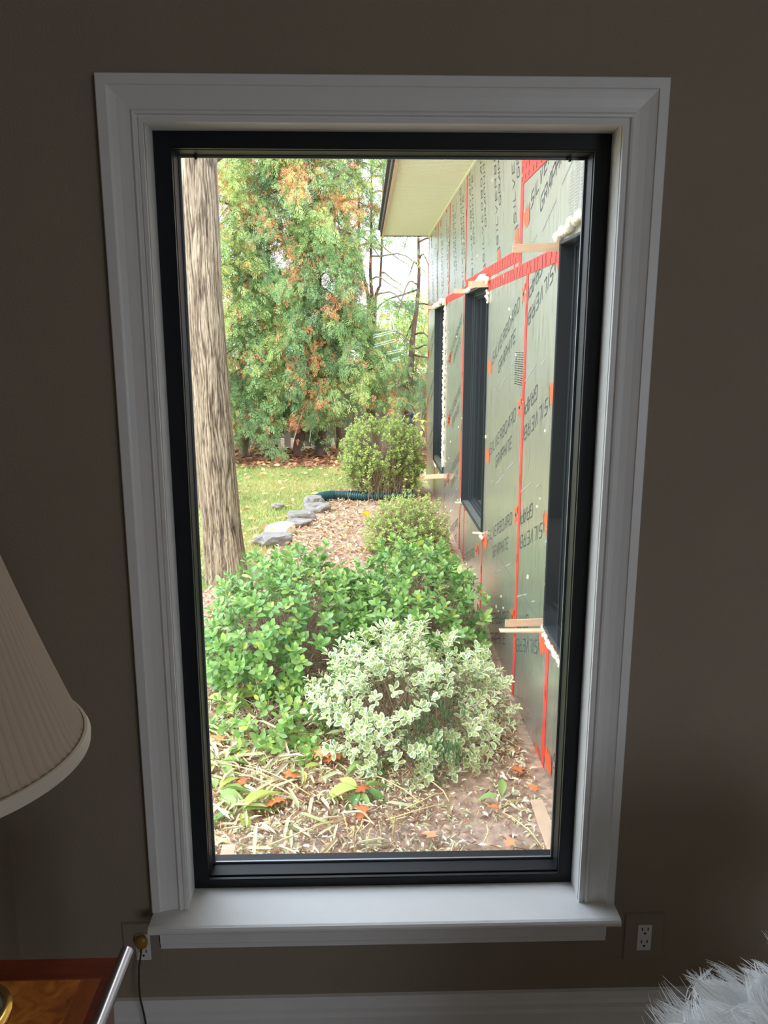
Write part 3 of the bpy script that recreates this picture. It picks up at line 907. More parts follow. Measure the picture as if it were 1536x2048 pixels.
def tape(y0, y1, z0, z1, lay=0.0):
    x = WX - 0.0022 - lay
    b = MB(); b.box(x, x + 0.0012, y0, y1, z0, z1)
    o = b.obj('seam_tape', M_TAPE, wing)
    b = MB()
    vert = (z1 - z0) > (y1 - y0)
    k = 0.05
    ln = (z1 - z0) if vert else (y1 - y0)
    wd = (y1 - y0) if vert else (z1 - z0)
    while k < ln - 0.03:
        for r_ in ((0.25, 0.70) if not vert else (0.3, 0.7)):
            t0 = k + random.uniform(0, 0.03)
            if vert:
                b.box(x - 0.0006, x, y0 + wd * r_ - 0.004, y0 + wd * r_ + 0.004, z0 + t0, z0 + t0 + 0.05)
            else:
                b.box(x - 0.0006, x, y0 + t0, y0 + t0 + 0.014, z0 + wd * r_ - 0.013, z0 + wd * r_ + 0.013)
        k += 0.42 if vert else 0.085
    if b.n:
        b.obj('tape_print', M_TICK, o)
    return o


for a in [(4.155, 4.225, 2.05, ZS), (3.955, 4.005, ZB, 2.05), (6.385, 6.435, 2.17, ZS), (6.445, 6.490, ZB, 2.06), (7.600, 7.640, 2.08, ZS), (8.780, 8.815, 2.10, ZS), (9.965, 9.999, 0.0, ZS),
          (3.225, 3.275, ZB, 0.44), (5.185, 5.225, ZB, 0.41), (6.17, 6.20, -0.05, 0.43), (7.79, 7.82, 0.0, 0.36), (8.86, 8.89, 0.0, 0.38), (4.34, 4.355, 2.08, 2.12)]:
    tape(*a)
for a in [(3.33, 5.20, 2.025, 2.085), (6.335, 7.84, 2.072, 2.130), (8.97, 9.97, 2.090, 2.135), (4.205, 6.36, 2.108, 2.172), (1.82, 4.20, 2.470, 2.570), (5.26, 5.30, 1.97, 2.03)]:
    tape(*a, lay=0.0012)
b = MB()
for k in range(70):
    y, z = random.uniform(2.6, 9.5), random.uniform(0.0, 2.8)
    if any(w[0] - .03 < y < w[1] + .03 and w[2] - .03 < z < w[3] + .03 for w in WIN):
        continue
    rr = random.uniform(0.002, 0.006)
    b.box(WX - 0.004, WX, y - rr, y + rr, z - rr * 1.6, z + rr * 1.6)
o = b.obj('foam_speck', M_FOAM, wing); o['kind'] = 'stuff'


_bm = bmesh.new(); bmesh.ops.create_icosphere(_bm, subdivisions=1, radius=1.0)
ICO_V = [tuple(v.co) for v in _bm.verts]; ICO_F = [tuple(v.index for v in f.verts) for f in _bm.faces]; _bm.free()


def blob_bead(b, pts, r, seed, flat=1.0):
    rd = random.Random(seed)
    P = [np.array(p, float) for p in pts]
    path, rad = [], []
    for a, c in zip(P[:-1], P[1:]):
        n = max(3, int(np.linalg.norm(c - a) / (r * 0.8)))
        for i in range(n):
            path.append(a + (c - a) * i / n + np.array([rd.uniform(-.3, .3), rd.uniform(-.3, .3), rd.uniform(-.3, .3)]) * r)
            rad.append(r * rd.uniform(0.55, 1.3))
    path.append(P[-1]); rad.append(r * 0.4); rad[0] = r * 0.4
    b.tube(path, np.array(rad) * 0.8, 7)
    for p, q in zip(path, rad):
        for _ in range(2):
            c = p + np.array([rd.uniform(-.5, .2), rd.uniform(-.7, .7), rd.uniform(-.5, .6)]) * r
            w = r * rd.uniform(0.3, 0.62)
            V = [tuple(c + w * np.array(v)) for v in ICO_V]
            b.add(V, ICO_F)


def wing_window(idx, y0, y1, z0, z1, foams, sash=0.0):
    w = bpy.data.objects.new('window_%d' % idx, None); COL.objects.link(w); w.location = (WX, (y0 + y1) / 2, z0); tag(w, kind='structure')
    w['label'] = ('black casement window nearest along the foil wall', 'black casement window in the middle of the foil wall', 'black casement window at the far end of the foil wall')[idx - 2]
    PF = [(0, 0.90), (0, WX - 0.012), (-0.010, WX - 0.012), (-0.012, WX - 0.008), (-0.012, 0.846), (-0.018, 0.846), (-0.020, 0.850), (-0.020, 0.90)]
    PS = [(-0.012, 0.92), (-0.012, 0.856), (-0.034, 0.856), (-0.036, 0.860), (-0.036, 0.872), (-0.042, 0.874), (-0.044, 0.880), (-0.044 - sash * 0.5, 0.881), (-0.046 - sash * 0.5, 0.876), (-0.050 - sash, 0.876), (-0.050 - sash, 0.92)]
    for nm, pr in (('frame_rail', PF), ('sash_rail', PS)):
        for sd, (V, F) in sweep_rect(pr, y0, y1, z0, z1, lambda a, z, c: (c, a, z)).items():
            b = MB(); b.add(V, F); b.obj(nm, M_WBLACK, w)
    boxobj('glass_pane', 0.882, 0.886, y0 + 0.04, y1 - 0.04, z0 + 0.04, z1 - 0.04, M_GLASSD, w)
    b = MB()
    for k, (pts, r) in enumerate(foams):
        blob_bead(b, pts, r, idx * 10 + k)
    o = b.obj('foam_bead', M_FOAM, w, smooth=True); o['kind'] = 'stuff'
    return w


wing_window(2, *WIN[0], [([(0.79, 3.36, 2.11), (0.785, 3.25, 2.125), (0.78, 3.1, 2.135), (0.78, 2.95, 2.145), (0.79, 2.6, 2.13)], 0.022),
                         ([(0.795, 3.33, 0.50), (0.79, 3.32, 0.46), (0.785, 3.2, 0.446), (0.785, 3.0, 0.44), (0.785, 2.7, 0.44)], 0.013),
                         ([(0.797, 3.327, 0.62), (0.795, 3.327, 0.9), (0.797, 3.327, 1.0)], 0.006)], 0.16)
wing_window(3, *WIN[1], [([(0.78, 5.55, 2.10), (0.775, 5.3, 2.115), (0.77, 5.2, 2.10), (0.785, 5.15, 2.08)], 0.026), ([(0.79, 6.33, 2.09), (0.785, 6.0, 2.082)], 0.018),
                         ([(0.792, 5.192, 2.03), (0.79, 5.190, 1.95)], 0.014), ([(0.79, 5.25, 0.435), (0.785, 5.16, 0.43), (0.79, 5.10, 0.435)], 0.014),
                         ([(0.795, 6.33, 0.46), (0.79, 6.34, 0.41)], 0.016)])
wing_window(4, *WIN[2], [([(0.792, 7.845, 2.06), (0.79, 7.842, 1.5), (0.79, 7.845, 1.0), (0.792, 7.845, 0.5)], 0.019), ([(0.78, 8.95, 2.09), (0.775, 8.4, 2.085), (0.77, 7.9, 2.10), (0.77, 7.75, 2.07)], 0.026),
                         ([(0.79, 8.93, 0.385), (0.785, 8.5, 0.39)], 0.012)])


# pine shims left sticking out round the windows
def shim(c0, c1, wv, th, label):
    """tapered sliver from c0 (wall end, thick) to c1 (free end); wv = half-width vector"""
    c0, c1, wv = map(lambda q: np.array(q, float), (c0, c1, wv))
    d = norm(c1 - c0); nrm = norm(np.cross(d, wv))
    V = []
    for c, tt in ((c0, th), (c1, th * 0.55)):
        V += [c - wv - nrm * tt, c + wv - nrm * tt, c + wv + nrm * tt, c - wv + nrm * tt]
    b = MB(); b.add(V, [(0, 1, 2, 3), (7, 6, 5, 4), (0, 4, 5, 1), (1, 5, 6, 2), (2, 6, 7, 3), (3, 7, 4, 0)])
    return tag(b.obj('wood_shim', M_PINE), label, 'shim', 'pine shims sticking out around the windows')


shim((0.83, 3.322, 2.078), (0.601, 3.322, 2.071), (0, 0, 0.0165), 0.003, 'pine shim jutting out at the top corner of the nearest black window')
shim((0.83, 3.322, 0.492), (0.622, 3.322, 0.4875), (0, 0, 0.0165), 0.003, 'wide pine shim at the bottom corner of the nearest black window, above a thin one')
shim((0.83, 3.29, 0.463), (0.593, 3.29, 0.4655), (0, 0.02, 0), 0.004, 'thin flat pine shim under the nearest black window')
shim((0.83, 5.20, 2.068), (0.669, 5.20, 2.062), (0, 0, 0.0205), 0.003, 'pine shim over the near top corner of the middle black window')
shim((0.83, 6.325, 2.092), (0.703, 6.325, 2.090), (0, 0, 0.017), 0.003, 'pine shim at the far top corner of the middle black window')
shim((0.83, 5.20, 0.445), (0.733, 5.20, 0.447), (0, 0.02, 0), 0.004, 'short pale shim under the near bottom corner of the middle black window')
shim((0.83, 6.33, 0.428), (0.745, 6.33, 0.430), (0, 0.02, 0), 0.004, 'short pale shim under the far bottom corner of the middle black window')
shim((0.83, 8.97, 2.084), (0.671, 8.97, 2.080), (0, 0, 0.017), 0.003, 'pine shim at the far top corner of the farthest black window')
shim((0.83, 8.92, 0.378), (0.616, 8.92, 0.372), (0, 0.02, 0), 0.004, 'thin pine shim under the far bottom corner of the farthest black window')
shim((0.83, 7.83, 0.402), (0.613, 7.83, 0.392), (0, 0, 0.022), 0.003, 'wide pine shim at the near bottom corner of the farthest black window')
shim((-0.351, 1.74, 0.420), (-0.3555, 1.857, 0.4195), (0.0175, 0, 0), 0.004, 'pine shim poking out below the picture window beside the dead hosta leaves')
shim((0.4865, 1.74, 0.420), (0.4895, 2.043, 0.4195), (0.0175, 0, 0), 0.004, 'long pine shim poking out below the picture window over the bare soil')

# rest of the wing: inside, far end, roof, soffit
b = MB()
b.box(3.2, 3.3, 1.8, YEND, -0.3, 3.0); b.box(WX + 0.05, 3.3, YEND - 0.06, YEND, -0.3, 3.0); b.box(WX + 0.05, 3.3, 1.8, YEND, -0.35, -0.3); b.box(WX + 0.02, 3.3, 1.8, YEND, 2.985, 3.03)
tag(b.obj('wall_wing_inner', M_DARKROOM), kind='structure')
roof = bpy.data.objects.new('roof_wing', None); COL.objects.link(roof); roof.location = (1.8, 6, 3.0); tag(roof, 'shingled roof of the wing with a cream soffit', kind='structure')
b = MB()
V = [(0.215, y, z) for y in (1.8, 9.985) for z in (2.985, 3.085)]
V = [(0.19, 1.8, 3.02), (0.19, 1.8, 3.05), (2.2, 1.8, 3.95), (3.5, 1.8, 3.3), (3.5, 1.8, 3.03), (0.19, 9.99, 3.02), (0.19, 9.99, 3.05), (2.2, 9.99, 3.95), (3.5, 9.99, 3.3), (3.5, 9.99, 3.03)]
b.add(V, [(0, 1, 2, 3, 4), (9, 8, 7, 6, 5), (0, 5, 6, 1), (1, 6, 7, 2), (2, 7, 8, 3), (3, 8, 9, 4), (4, 9, 5, 0)])
b.obj('shingles', M_SHINGLE, roof)
boxobj('fascia_board', 0.232, 0.256, 1.8, 9.985, 2.935, 3.02, M_TANWOOD, roof)
boxobj('drip_edge', 0.214, 0.231, 1.8, 9.985, 2.945, 3.05, M_FASCIA, roof)
boxobj('end_fascia', 0.232, WX + 0.05, 9.972, 9.992, 2.945, 3.02, M_FASCIA, roof)
prof = []
NRB = 8
for k in range(NRB):
    y = k * 0.305 / NRB; w_ = 0.305 / NRB
    prof += [(y, 0.0), (y + w_ * 0.62, 0.0), (y + w_ * 0.70, 0.012), (y + w_ * 0.94, 0.012)]
prof += [(0.3045, 0.0), (0.3045, 0.016), (0.0, 0.016)]
n = len(prof)
sp_me = None
for k in range(27):
    y = 9.972 - 0.305 * (k + 1)
    if sp_me is None:
        b = MB(); V = [(0.256, yy, zz) for yy, zz in prof] + [(WX + 0.02, yy, zz) for yy, zz in prof]
        b.add(V, [(i, (i + 1) % n, n + (i + 1) % n, n + i) for i in range(n)] + [tuple(range(n)), tuple(range(n, 2 * n))])
        o = b.obj('soffit_panel', M_SOFFIT, roof); sp_me = o.data
    else:
        o = put('soffit_panel', sp_me, roof)
    o.matrix_basis = Matrix.Translation((0, y, 2.955))
boxobj('soffit_moulding', WX - 0.012, WX + 0.01, 1.8, 9.97, 2.940, 2.9545, M_SOFFIT, roof)

# ------------------------------------------------------------------ fence
fence = empty('board_fence', (-1.0, 13.0, 0.0), 'weathered shadowbox board fence behind the cedar trunks', 'fence')
proto = None
for row, (dy, off, z0, z1) in enumerate(((0.0, 0.0, 0.045, 1.22), (0.075, 0.0825, 0.20, 1.22))):
    proto = None
    for k in range(52):
        x = -5.2 + off + 0.165 * k
        if proto is None:
            b = MB(); b.box(-0.053, 0.053, -0.009, 0.009, z0, z1); proto = b.obj('board', M_FENCE, fence, bevel=0.003); o = proto
        else:
            o = put('board', proto.data, fence)
        o.matrix_basis = Matrix.Translation((x, 13.0 + dy + random.uniform(-.003, .003), random.uniform(-.012, .012))) @ Matrix.Rotation(random.uniform(-.008, .008), 4, 'Y')
for z in (0.22, 1.05):
    boxobj('rail', -5.3, 3.5, 13.012, 13.062, z - 0.04, z + 0.04, M_FENCE, fence)
for x in (-4.6, -2.2, 0.2, 2.6):
    boxobj('post', x - 0.045, x + 0.045, 13.09, 13.18, 0, 1.25, M_FENCE, fence)


# ------------------------------------------------------------------ trunk of the big tree
def furrowed_trunk(path, radii, sides, rows, seed, ridge=0.07):
    P = np.array(path); zz = np.linspace(0, 1, rows)
    pts = np.stack([np.interp(zz, np.linspace(0, 1, len(P)), P[:, k]) for k in range(3)], 1)
    R = np.interp(zz, np.linspace(0, 1, len(radii)), radii)
    V, T = [], []
    for i in range(rows):
        for j in range(sides):
            a = 2 * PI * j / sides
            ca, sa = math.cos(a), math.sin(a)
            z_ = pts[i][2]
            wa = a + 0.10 * mnoise.noise(Vector((ca * 2, sa * 2, z_ * 3.0 + seed))) + 0.05 * mnoise.noise(Vector((ca * 5, sa * 5, z_ * 9.0 + seed)))
            ca2, sa2 = math.cos(wa), math.sin(wa)
            h1 = abs(mnoise.noise(Vector((ca2 * 8.0, sa2 * 8.0, z_ * 2.4 + seed))))
            h2 = abs(mnoise.noise(Vector((ca2 * 15, sa2 * 15, z_ * 8.0 + seed))))
            h3 = mnoise.noise(Vector((ca * 20, sa * 20, z_ * 34)))
            h4 = mnoise.noise(Vector((ca * 3, sa * 3, z_ * 2.0 + 40 + seed)))
            h = min(1, h1 * 4.0) ** 1.4 * 0.6 + min(1, h2 * 3.6) ** 1.4 * 0.4
            r = R[i] * (1 + ridge * (h - 0.6) + 0.020 * h3)
            V.append((pts[i][0] + r * ca, pts[i][1] + r * sa, pts[i][2]))
            T.append(min(1, max(0, h * 0.86 - 0.08 + 0.20 * h3 + 0.22 * h4)))
    F = [(i * sides + j, i * sides + (j + 1) % sides, (i + 1) * sides + (j + 1) % sides, (i + 1) * sides + j) for i in range(rows - 1) for j in range(sides)]
    return V, F, T


tr = empty('large_tree', (-1.035, 5.8, -0.04), 'large tree with furrowed grey-brown bark standing left outside the window', 'tree')
V, F, T = furrowed_trunk([(-1.030, 5.8, -0.12), (-1.038, 5.8, 0.0), (-1.058, 5.8, 0.36), (-1.09, 5.8, 1.1), (-1.113, 5.8, 2.0), (-1.110, 5.8, 2.93), (-1.10, 5.8, 4.2), (-1.06, 5.8, 5.5)],
                         [0.185, 0.158, 0.141, 0.135, 0.126, 0.124, 0.115, 0.09], 210, 380, 3.0)
b = MB(); b.add(V, F, 0, T); b.obj('trunk', M_BARK, tr, smooth=True)
b = MB()
b.tube([(-1.10, 5.8, 2.9), (-0.98, 6.1, 3.05), (-0.75, 6.5, 3.7), (-0.5, 6.9, 4.8)], [0.06, 0.05, 0.04, 0.02], 10)
b.tube([(-1.08, 5.8, 4.6), (-1.6, 5.6, 5.2), (-2.3, 5.4, 5.9)], [0.06, 0.05, 0.02], 10)
b.tube([(-1.06, 5.8, 5.4), (-0.9, 5.9, 6.2), (-1.1, 6.0, 7.2)], [0.09, 0.06, 0.02], 10)
b.obj('limbs', M_BARKC, tr, smooth=True)
tr2 = empty('second_tree', (-1.62, 8.3, 0.0), 'darker tree trunk half hidden behind the large furrowed trunk', 'tree')
V, F, T = furrowed_trunk([(-1.62, 8.3, -0.05), (-1.62, 8.3, 0.5), (-1.64, 8.3, 1.6), (-1.66, 8.3, 3.4), (-1.68, 8.3, 6)], [0.16, 0.13, 0.12, 0.11, 0.06], 80, 120, 9.0)
b = MB(); b.add(V, F, 0, np.array(T) * 0.55); b.obj('trunk', M_BARK, tr2, smooth=True)

# ------------------------------------------------------------------ cedars
SPV, SPF = [], []
for k in range(12):
    tt = 0.05 + 0.075 * k
    sgn = (-1) ** k
    ln = 0.50 * (1 - 0.62 * tt) if k < 11 else 0.30
    an = sgn * math.radians(52 - 22 * tt + 9 * math.sin(k * 5)) if k < 11 else 0
    bx, by = 0.0, tt if k < 11 else 0.80
    dx, dy = math.sin(an), math.cos(an)
    px, py = dy, -dx
    w_ = 0.031
    pts = [(bx, by), (bx + dx * ln * .6 + px * w_, by + dy * ln * .6 + py * w_), (bx + dx * ln, by + dy * ln), (bx + dx * ln * .6 - px * w_, by + dy * ln * .6 - py * w_)]
    base = len(SPV)
    SPV += [(x, y, -0.30 * y * y - 0.55 * x * x + 0.05 * (k % 3)) for x, y in pts]
    SPF.append((base, base + 1, base + 2, base + 3))
SPV, SPF = np.array(SPV), np.array(SPF)


def cedar(x, y, label, height=6.4, nb=64, spread=1.05, zmin=0.75, lean=(0, 0), gaps=(), yellow=0.0, dead=0.10, seed=0, rad=0.10, per=172, facing=0.76, multi=None):  # facing: share of branches on the lawn side
    rg = np.random.default_rng(seed + 100)
    t = empty('cedar_tree', (x, y, 0), label, 'tree', 'cedars along the fence')
    b = MB()
    stems = multi or [[(x, y, -0.03), (x + lean[0] * 0.15 + 0.02, y, 0.35), (x + lean[0] * 0.5, y + lean[1] * 0.5, height * 0.5), (x + lean[0], y + lean[1], height)]]
    for st in stems:
        n = len(st)
        P = np.array(st); q = np.linspace(0, 1, 24)
        path = np.stack([np.interp(q, np.linspace(0, 1, n), P[:, k]) for k in range(3)], 1)
        path[1:-1, 0] += 0.012 * np.sin(q[1:-1] * 17 + seed); path[1:-1, 1] += 0.012 * np.cos(q[1:-1] * 13 + seed)
        rr = rad * (1.25 - 0.3 * np.minimum(1, q * 12)) * (1 - 0.88 * q)
        b.tube(path, rr / (1 if len(stems) == 1 else 1.6), 12)
    b.obj('trunk', M_BARKC, t, smooth=True)
    br = MB()
    pos, D, N, S, tint, isdead = [], [], [], [], [], []
    for k in range(nb):
        h = zmin + (height - zmin) * (k + rg.random()) / nb
        st = np.array(stems[k % len(stems)])
        zc = np.linspace(st[0][2], st[-1][2], len(st)) if len(stems) == 1 else st[:, 2]
        bx, by = np.interp(h, st[:, 2], st[:, 0]), np.interp(h, st[:, 2], st[:, 1])
        # favour the side that faces the lawn
        a = rg.uniform(0, 2 * PI)
        if rg.random() < facing: a = -PI / 2 + rg.normal(0, 0.95)
        ln = spread * (0.55 + 0.6 * rg.random()) * (1 - 0.5 * max(0, h / height - 0.3))
        q = np.linspace(0, 1, 8)
        up = rg.uniform(0.05, 0.35)
        path = np.stack([bx + np.cos(a) * ln * q, by + np.sin(a) * ln * q, h + ln * (up * q - 0.75 * q * q * rg.uniform(0.6, 1.2)) + 0.03 * np.sin(q * 9 + k)], 1)
        br.tube(path, 0.014 * (1 - 0.85 * q) + 0.002, 4, cap=False)
        deadb = rg.random() < dead * (1.5 if h > 2.9 else 0.8)
        btint = np.clip(rg.normal(0.48, 0.2), 0, 1)
        m = int(per * ln / spread)
        u = rg.uniform(0.22, 1.02, m) ** 0.8
        pp = np.stack([np.interp(u, q, path[:, i]) for i in range(3)], 1)
        off = rg.normal(0, 1, (m, 3)) * np.array([0.13, 0.13, 0.10]) * (0.55 + 0.7 * (1 - u))[:, None]
        pp = pp + off
        keep = np.ones(m, bool)
        for (gx0, gx1, gz0, gz1, pr) in gaps:
            inside = (pp[:, 0] > gx0) & (pp[:, 0] < gx1) & (pp[:, 2] > gz0) & (pp[:, 2] < gz1)
            keep &= ~(inside & (rg.random(m) < pr))
        keep &= pp[:, 2] > 0.16
        out = np.stack([np.cos(a + rg.normal(0, .7, m)), np.sin(a + rg.normal(0, .7, m)), rg.normal(-0.75, 0.45, m)], 1)
        nr = rg.normal(0, 1, (m, 3)) * np.array([1, 1, 0.5]) + np.array([0, -0.5, 0.6])
        pos.append(pp[keep]); D.append(out[keep]); N.append(nr[keep])
        S.append(rg.uniform(0.085, 0.165, m)[keep])
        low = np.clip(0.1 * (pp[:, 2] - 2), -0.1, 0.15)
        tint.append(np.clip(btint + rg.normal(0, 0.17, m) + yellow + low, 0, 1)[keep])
        dd = rg.random(m) < (0.62 if deadb else 0.06)
        isdead.append(dd[keep])
        # fine pale twigs
        if k % 2 == 0:
            e = path[5]; br.tube([e, e + np.array([rg.normal(0, .12), rg.normal(-.05, .1), -0.10]), e + np.array([rg.normal(0, .22), rg.normal(-.1, .1), -0.22])], [0.006, 0.004, 0.002], 4, cap=False)
    o = br.obj('branches', M_TWIG if seed % 3 == 0 else M_BARKC, t, smooth=True); o['kind'] = 'stuff'
    pos, D, N = map(np.concatenate, (pos, D, N)); S, tint, isdead = map(np.concatenate, (S, tint, isdead))
    B = bases(D, N)
    for nm, sel, mm in (('foliage', ~isdead, M_CEDAR), ('dead_foliage', isdead, M_DEAD)):
        if sel.sum() == 0: continue
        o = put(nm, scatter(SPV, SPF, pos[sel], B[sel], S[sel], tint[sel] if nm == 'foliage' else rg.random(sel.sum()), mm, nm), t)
        o['kind'] = 'stuff'
        if nm == 'dead_foliage': o['label'] = 'browned orange dead sprays'


SKY = [(-0.02, 1.2, 2.35, 3.1, 0.94), (-1.3, -1.18, 2.0, 2.6, 0.6), (-0.5, -0.3, 3.3, 3.6, 0.5)]
FEN = [(-1.32, -0.2, -0.1, 0.55, 0.9), (-0.3, 1.4, -0.1, 0.78, 0.85)]
cedar(-1.80, 12.03, 'cedar with the short stumpy trunk right beside the large trunk, low green skirts', nb=104, seed=1, zmin=0.45, gaps=SKY, yellow=0.10, dead=0.15)
cedar(-1.00, 12.17, 'cedar with a leaning reddish trunk in front of the fence', nb=80, seed=2, zmin=0.75, lean=(0.10, 0.1), gaps=SKY + FEN, dead=0.16)
cedar(-0.66, 12.27, 'cedar with a straight grey trunk next to the leaning one', nb=70, seed=3, zmin=0.70, gaps=SKY + FEN, dead=0.13)
cedar(-0.40, 12.55, 'thin dark cedar trunk just left of the round boxwood', nb=60, seed=5, zmin=0.85, rad=0.06, gaps=SKY + FEN, dead=0.12)
cedar(0.22, 12.35, 'cedar forking into several bare stems against the sky', nb=58, seed=6, zmin=0.75, rad=0.09, gaps=SKY + FEN, per=140, dead=0.12,
      multi=[[(0.10, 12.35, -0.02), (0.08, 12.35, 1.2), (0.08, 12.35, 2.35), (-0.05, 12.35, 3.1), (-0.10, 12.4, 6.2)],
             [(0.14, 12.35, -0.02), (0.12, 12.35, 1.2), (0.13, 12.35, 2.35), (0.13, 12.35, 3.0), (0.12, 12.4, 6.0)],
             [(0.16, 12.35, -0.02), (0.16, 12.35, 1.2), (0.17, 12.35, 2.33), (0.27, 12.35, 2.55), (0.34, 12.4, 6.0)]])
cedar(0.74, 12.2, 'slim bare brown cedar trunk beside the corner of the foil wall', nb=34, seed=8, zmin=0.9, rad=0.075, gaps=[(-0.1, 1.4, 1.0, 3.3, 0.8)] + FEN, per=130, dead=0.15,
      multi=[[(0.70, 12.2, -0.02), (0.69, 12.2, 0.9), (0.72, 12.2, 1.5), (0.80, 12.2, 2.1), (0.83, 12.2, 2.8), (0.80, 12.2, 5.5)]])
cedar(-1.42, 12.62, 'yellowing cedar at the back between the stumpy and the leaning trunks', nb=70, seed=14, zmin=1.3, spread=1.15, yellow=0.2, rad=0.07, dead=0.16, facing=0.5)
cedar(-2.75, 12.1, 'cedar beyond the large trunk, nearly hidden by the window frame', nb=50, seed=9, zmin=0.5, yellow=0.08, per=64)
cedar(-3.7, 12.2, 'cedar farthest along the fence beyond the hidden one', nb=30, seed=10, zmin=0.5, per=40)
cedar(1.75, 12.3, 'cedar behind the foil wall near the fence', nb=30, seed=11, zmin=0.6, per=40)


# bare arching twigs hanging from the cedars: parts of the two nearest ones would be hidden, so they stay with the trees' branches
# ------------------------------------------------------------------ leaf templates
def leaf_template(outline, fold=0.10, bend=-0.12):
    """outline = [(y, halfwidth)]; folded along the midrib; triangles only"""
    V, F = [], []
    for (yy, hw) in outline:
        V.append((0, yy, bend * yy * yy))
    mid = list(range(len(outline)))
    Lx, Rx = {}, {}
    for i, (yy, hw) in enumerate(outline):
        if hw > 0:
            Lx[i] = len(V); V.append((-hw, yy, bend * yy * yy + fold * hw * 2))
            Rx[i] = len(V); V.append((hw, yy, bend * yy * yy + fold * hw * 2))
        else:
            Lx[i] = Rx[i] = i
    for i in range(len(outline) - 1):
        for sd_, flip in ((Lx, 1), (Rx, 0)):
            quad = [i, i + 1, sd_[i + 1], sd_[i]]
            quad = [q for k, q in enumerate(quad) if q not in quad[:k]]
            if flip: quad = quad[::-1]
            if len(quad) == 3: F.append(tuple(quad))
            elif len(quad) == 4: F += [(quad[0], quad[1], quad[2]), (quad[0], quad[2], quad[3])]
    return np.array(V, float), np.array(F)


LEAF_O = leaf_template([(0, 0), (0.25, 0.14), (0.55, 0.27), (0.82, 0.19), (1, 0)])
LEAF_B = leaf_template([(0, 0), (0.4, 0.24), (0.75, 0.2), (1, 0)], 0.1, -0.1)
LEAF_N = leaf_template([(0, 0), (0.3, 0.09), (0.7, 0.08), (1, 0)], 0.1, -0.2)
LEAF_H = leaf_template([(0, 0), (0.1, 0.05), (0.25, 0.15), (0.45, 0.2), (0.65, 0.17), (0.85, 0.08), (1, 0)], 0.28, -0.35)


def variegated_template():
    ol = [(0.0, 0.0), (-0.12, 0.18), (-0.24, 0.42), (-0.26, 0.65), (-0.16, 0.88), (0, 1.0), (0.16, 0.88), (0.26, 0.65), (0.24, 0.42), (0.12, 0.18)]
    c = np.array([0, 0.55])
    V = [(x, y, 0.25 * abs(x) - 0.15 * y * y) for x, y in ol]
    inn = [c + (np.array(q) - c) * 0.66 for q in ol]
    V += [(x, y, 0.12 * abs(x) - 0.15 * y * y) for x, y in inn]
    V.append((0, 0.55, -0.045))
    F, mi = [], []
    n = len(ol)
    for i in range(n):
        j = (i + 1) % n
        F += [(i, j, n + j), (i, n + j, n + i)]; mi += [1, 1]
        F.append((n + i, n + j, 2 * n)); mi.append(0)
    return np.array(V), np.array(F), np.array(mi)


LEAF_V = variegated_template()


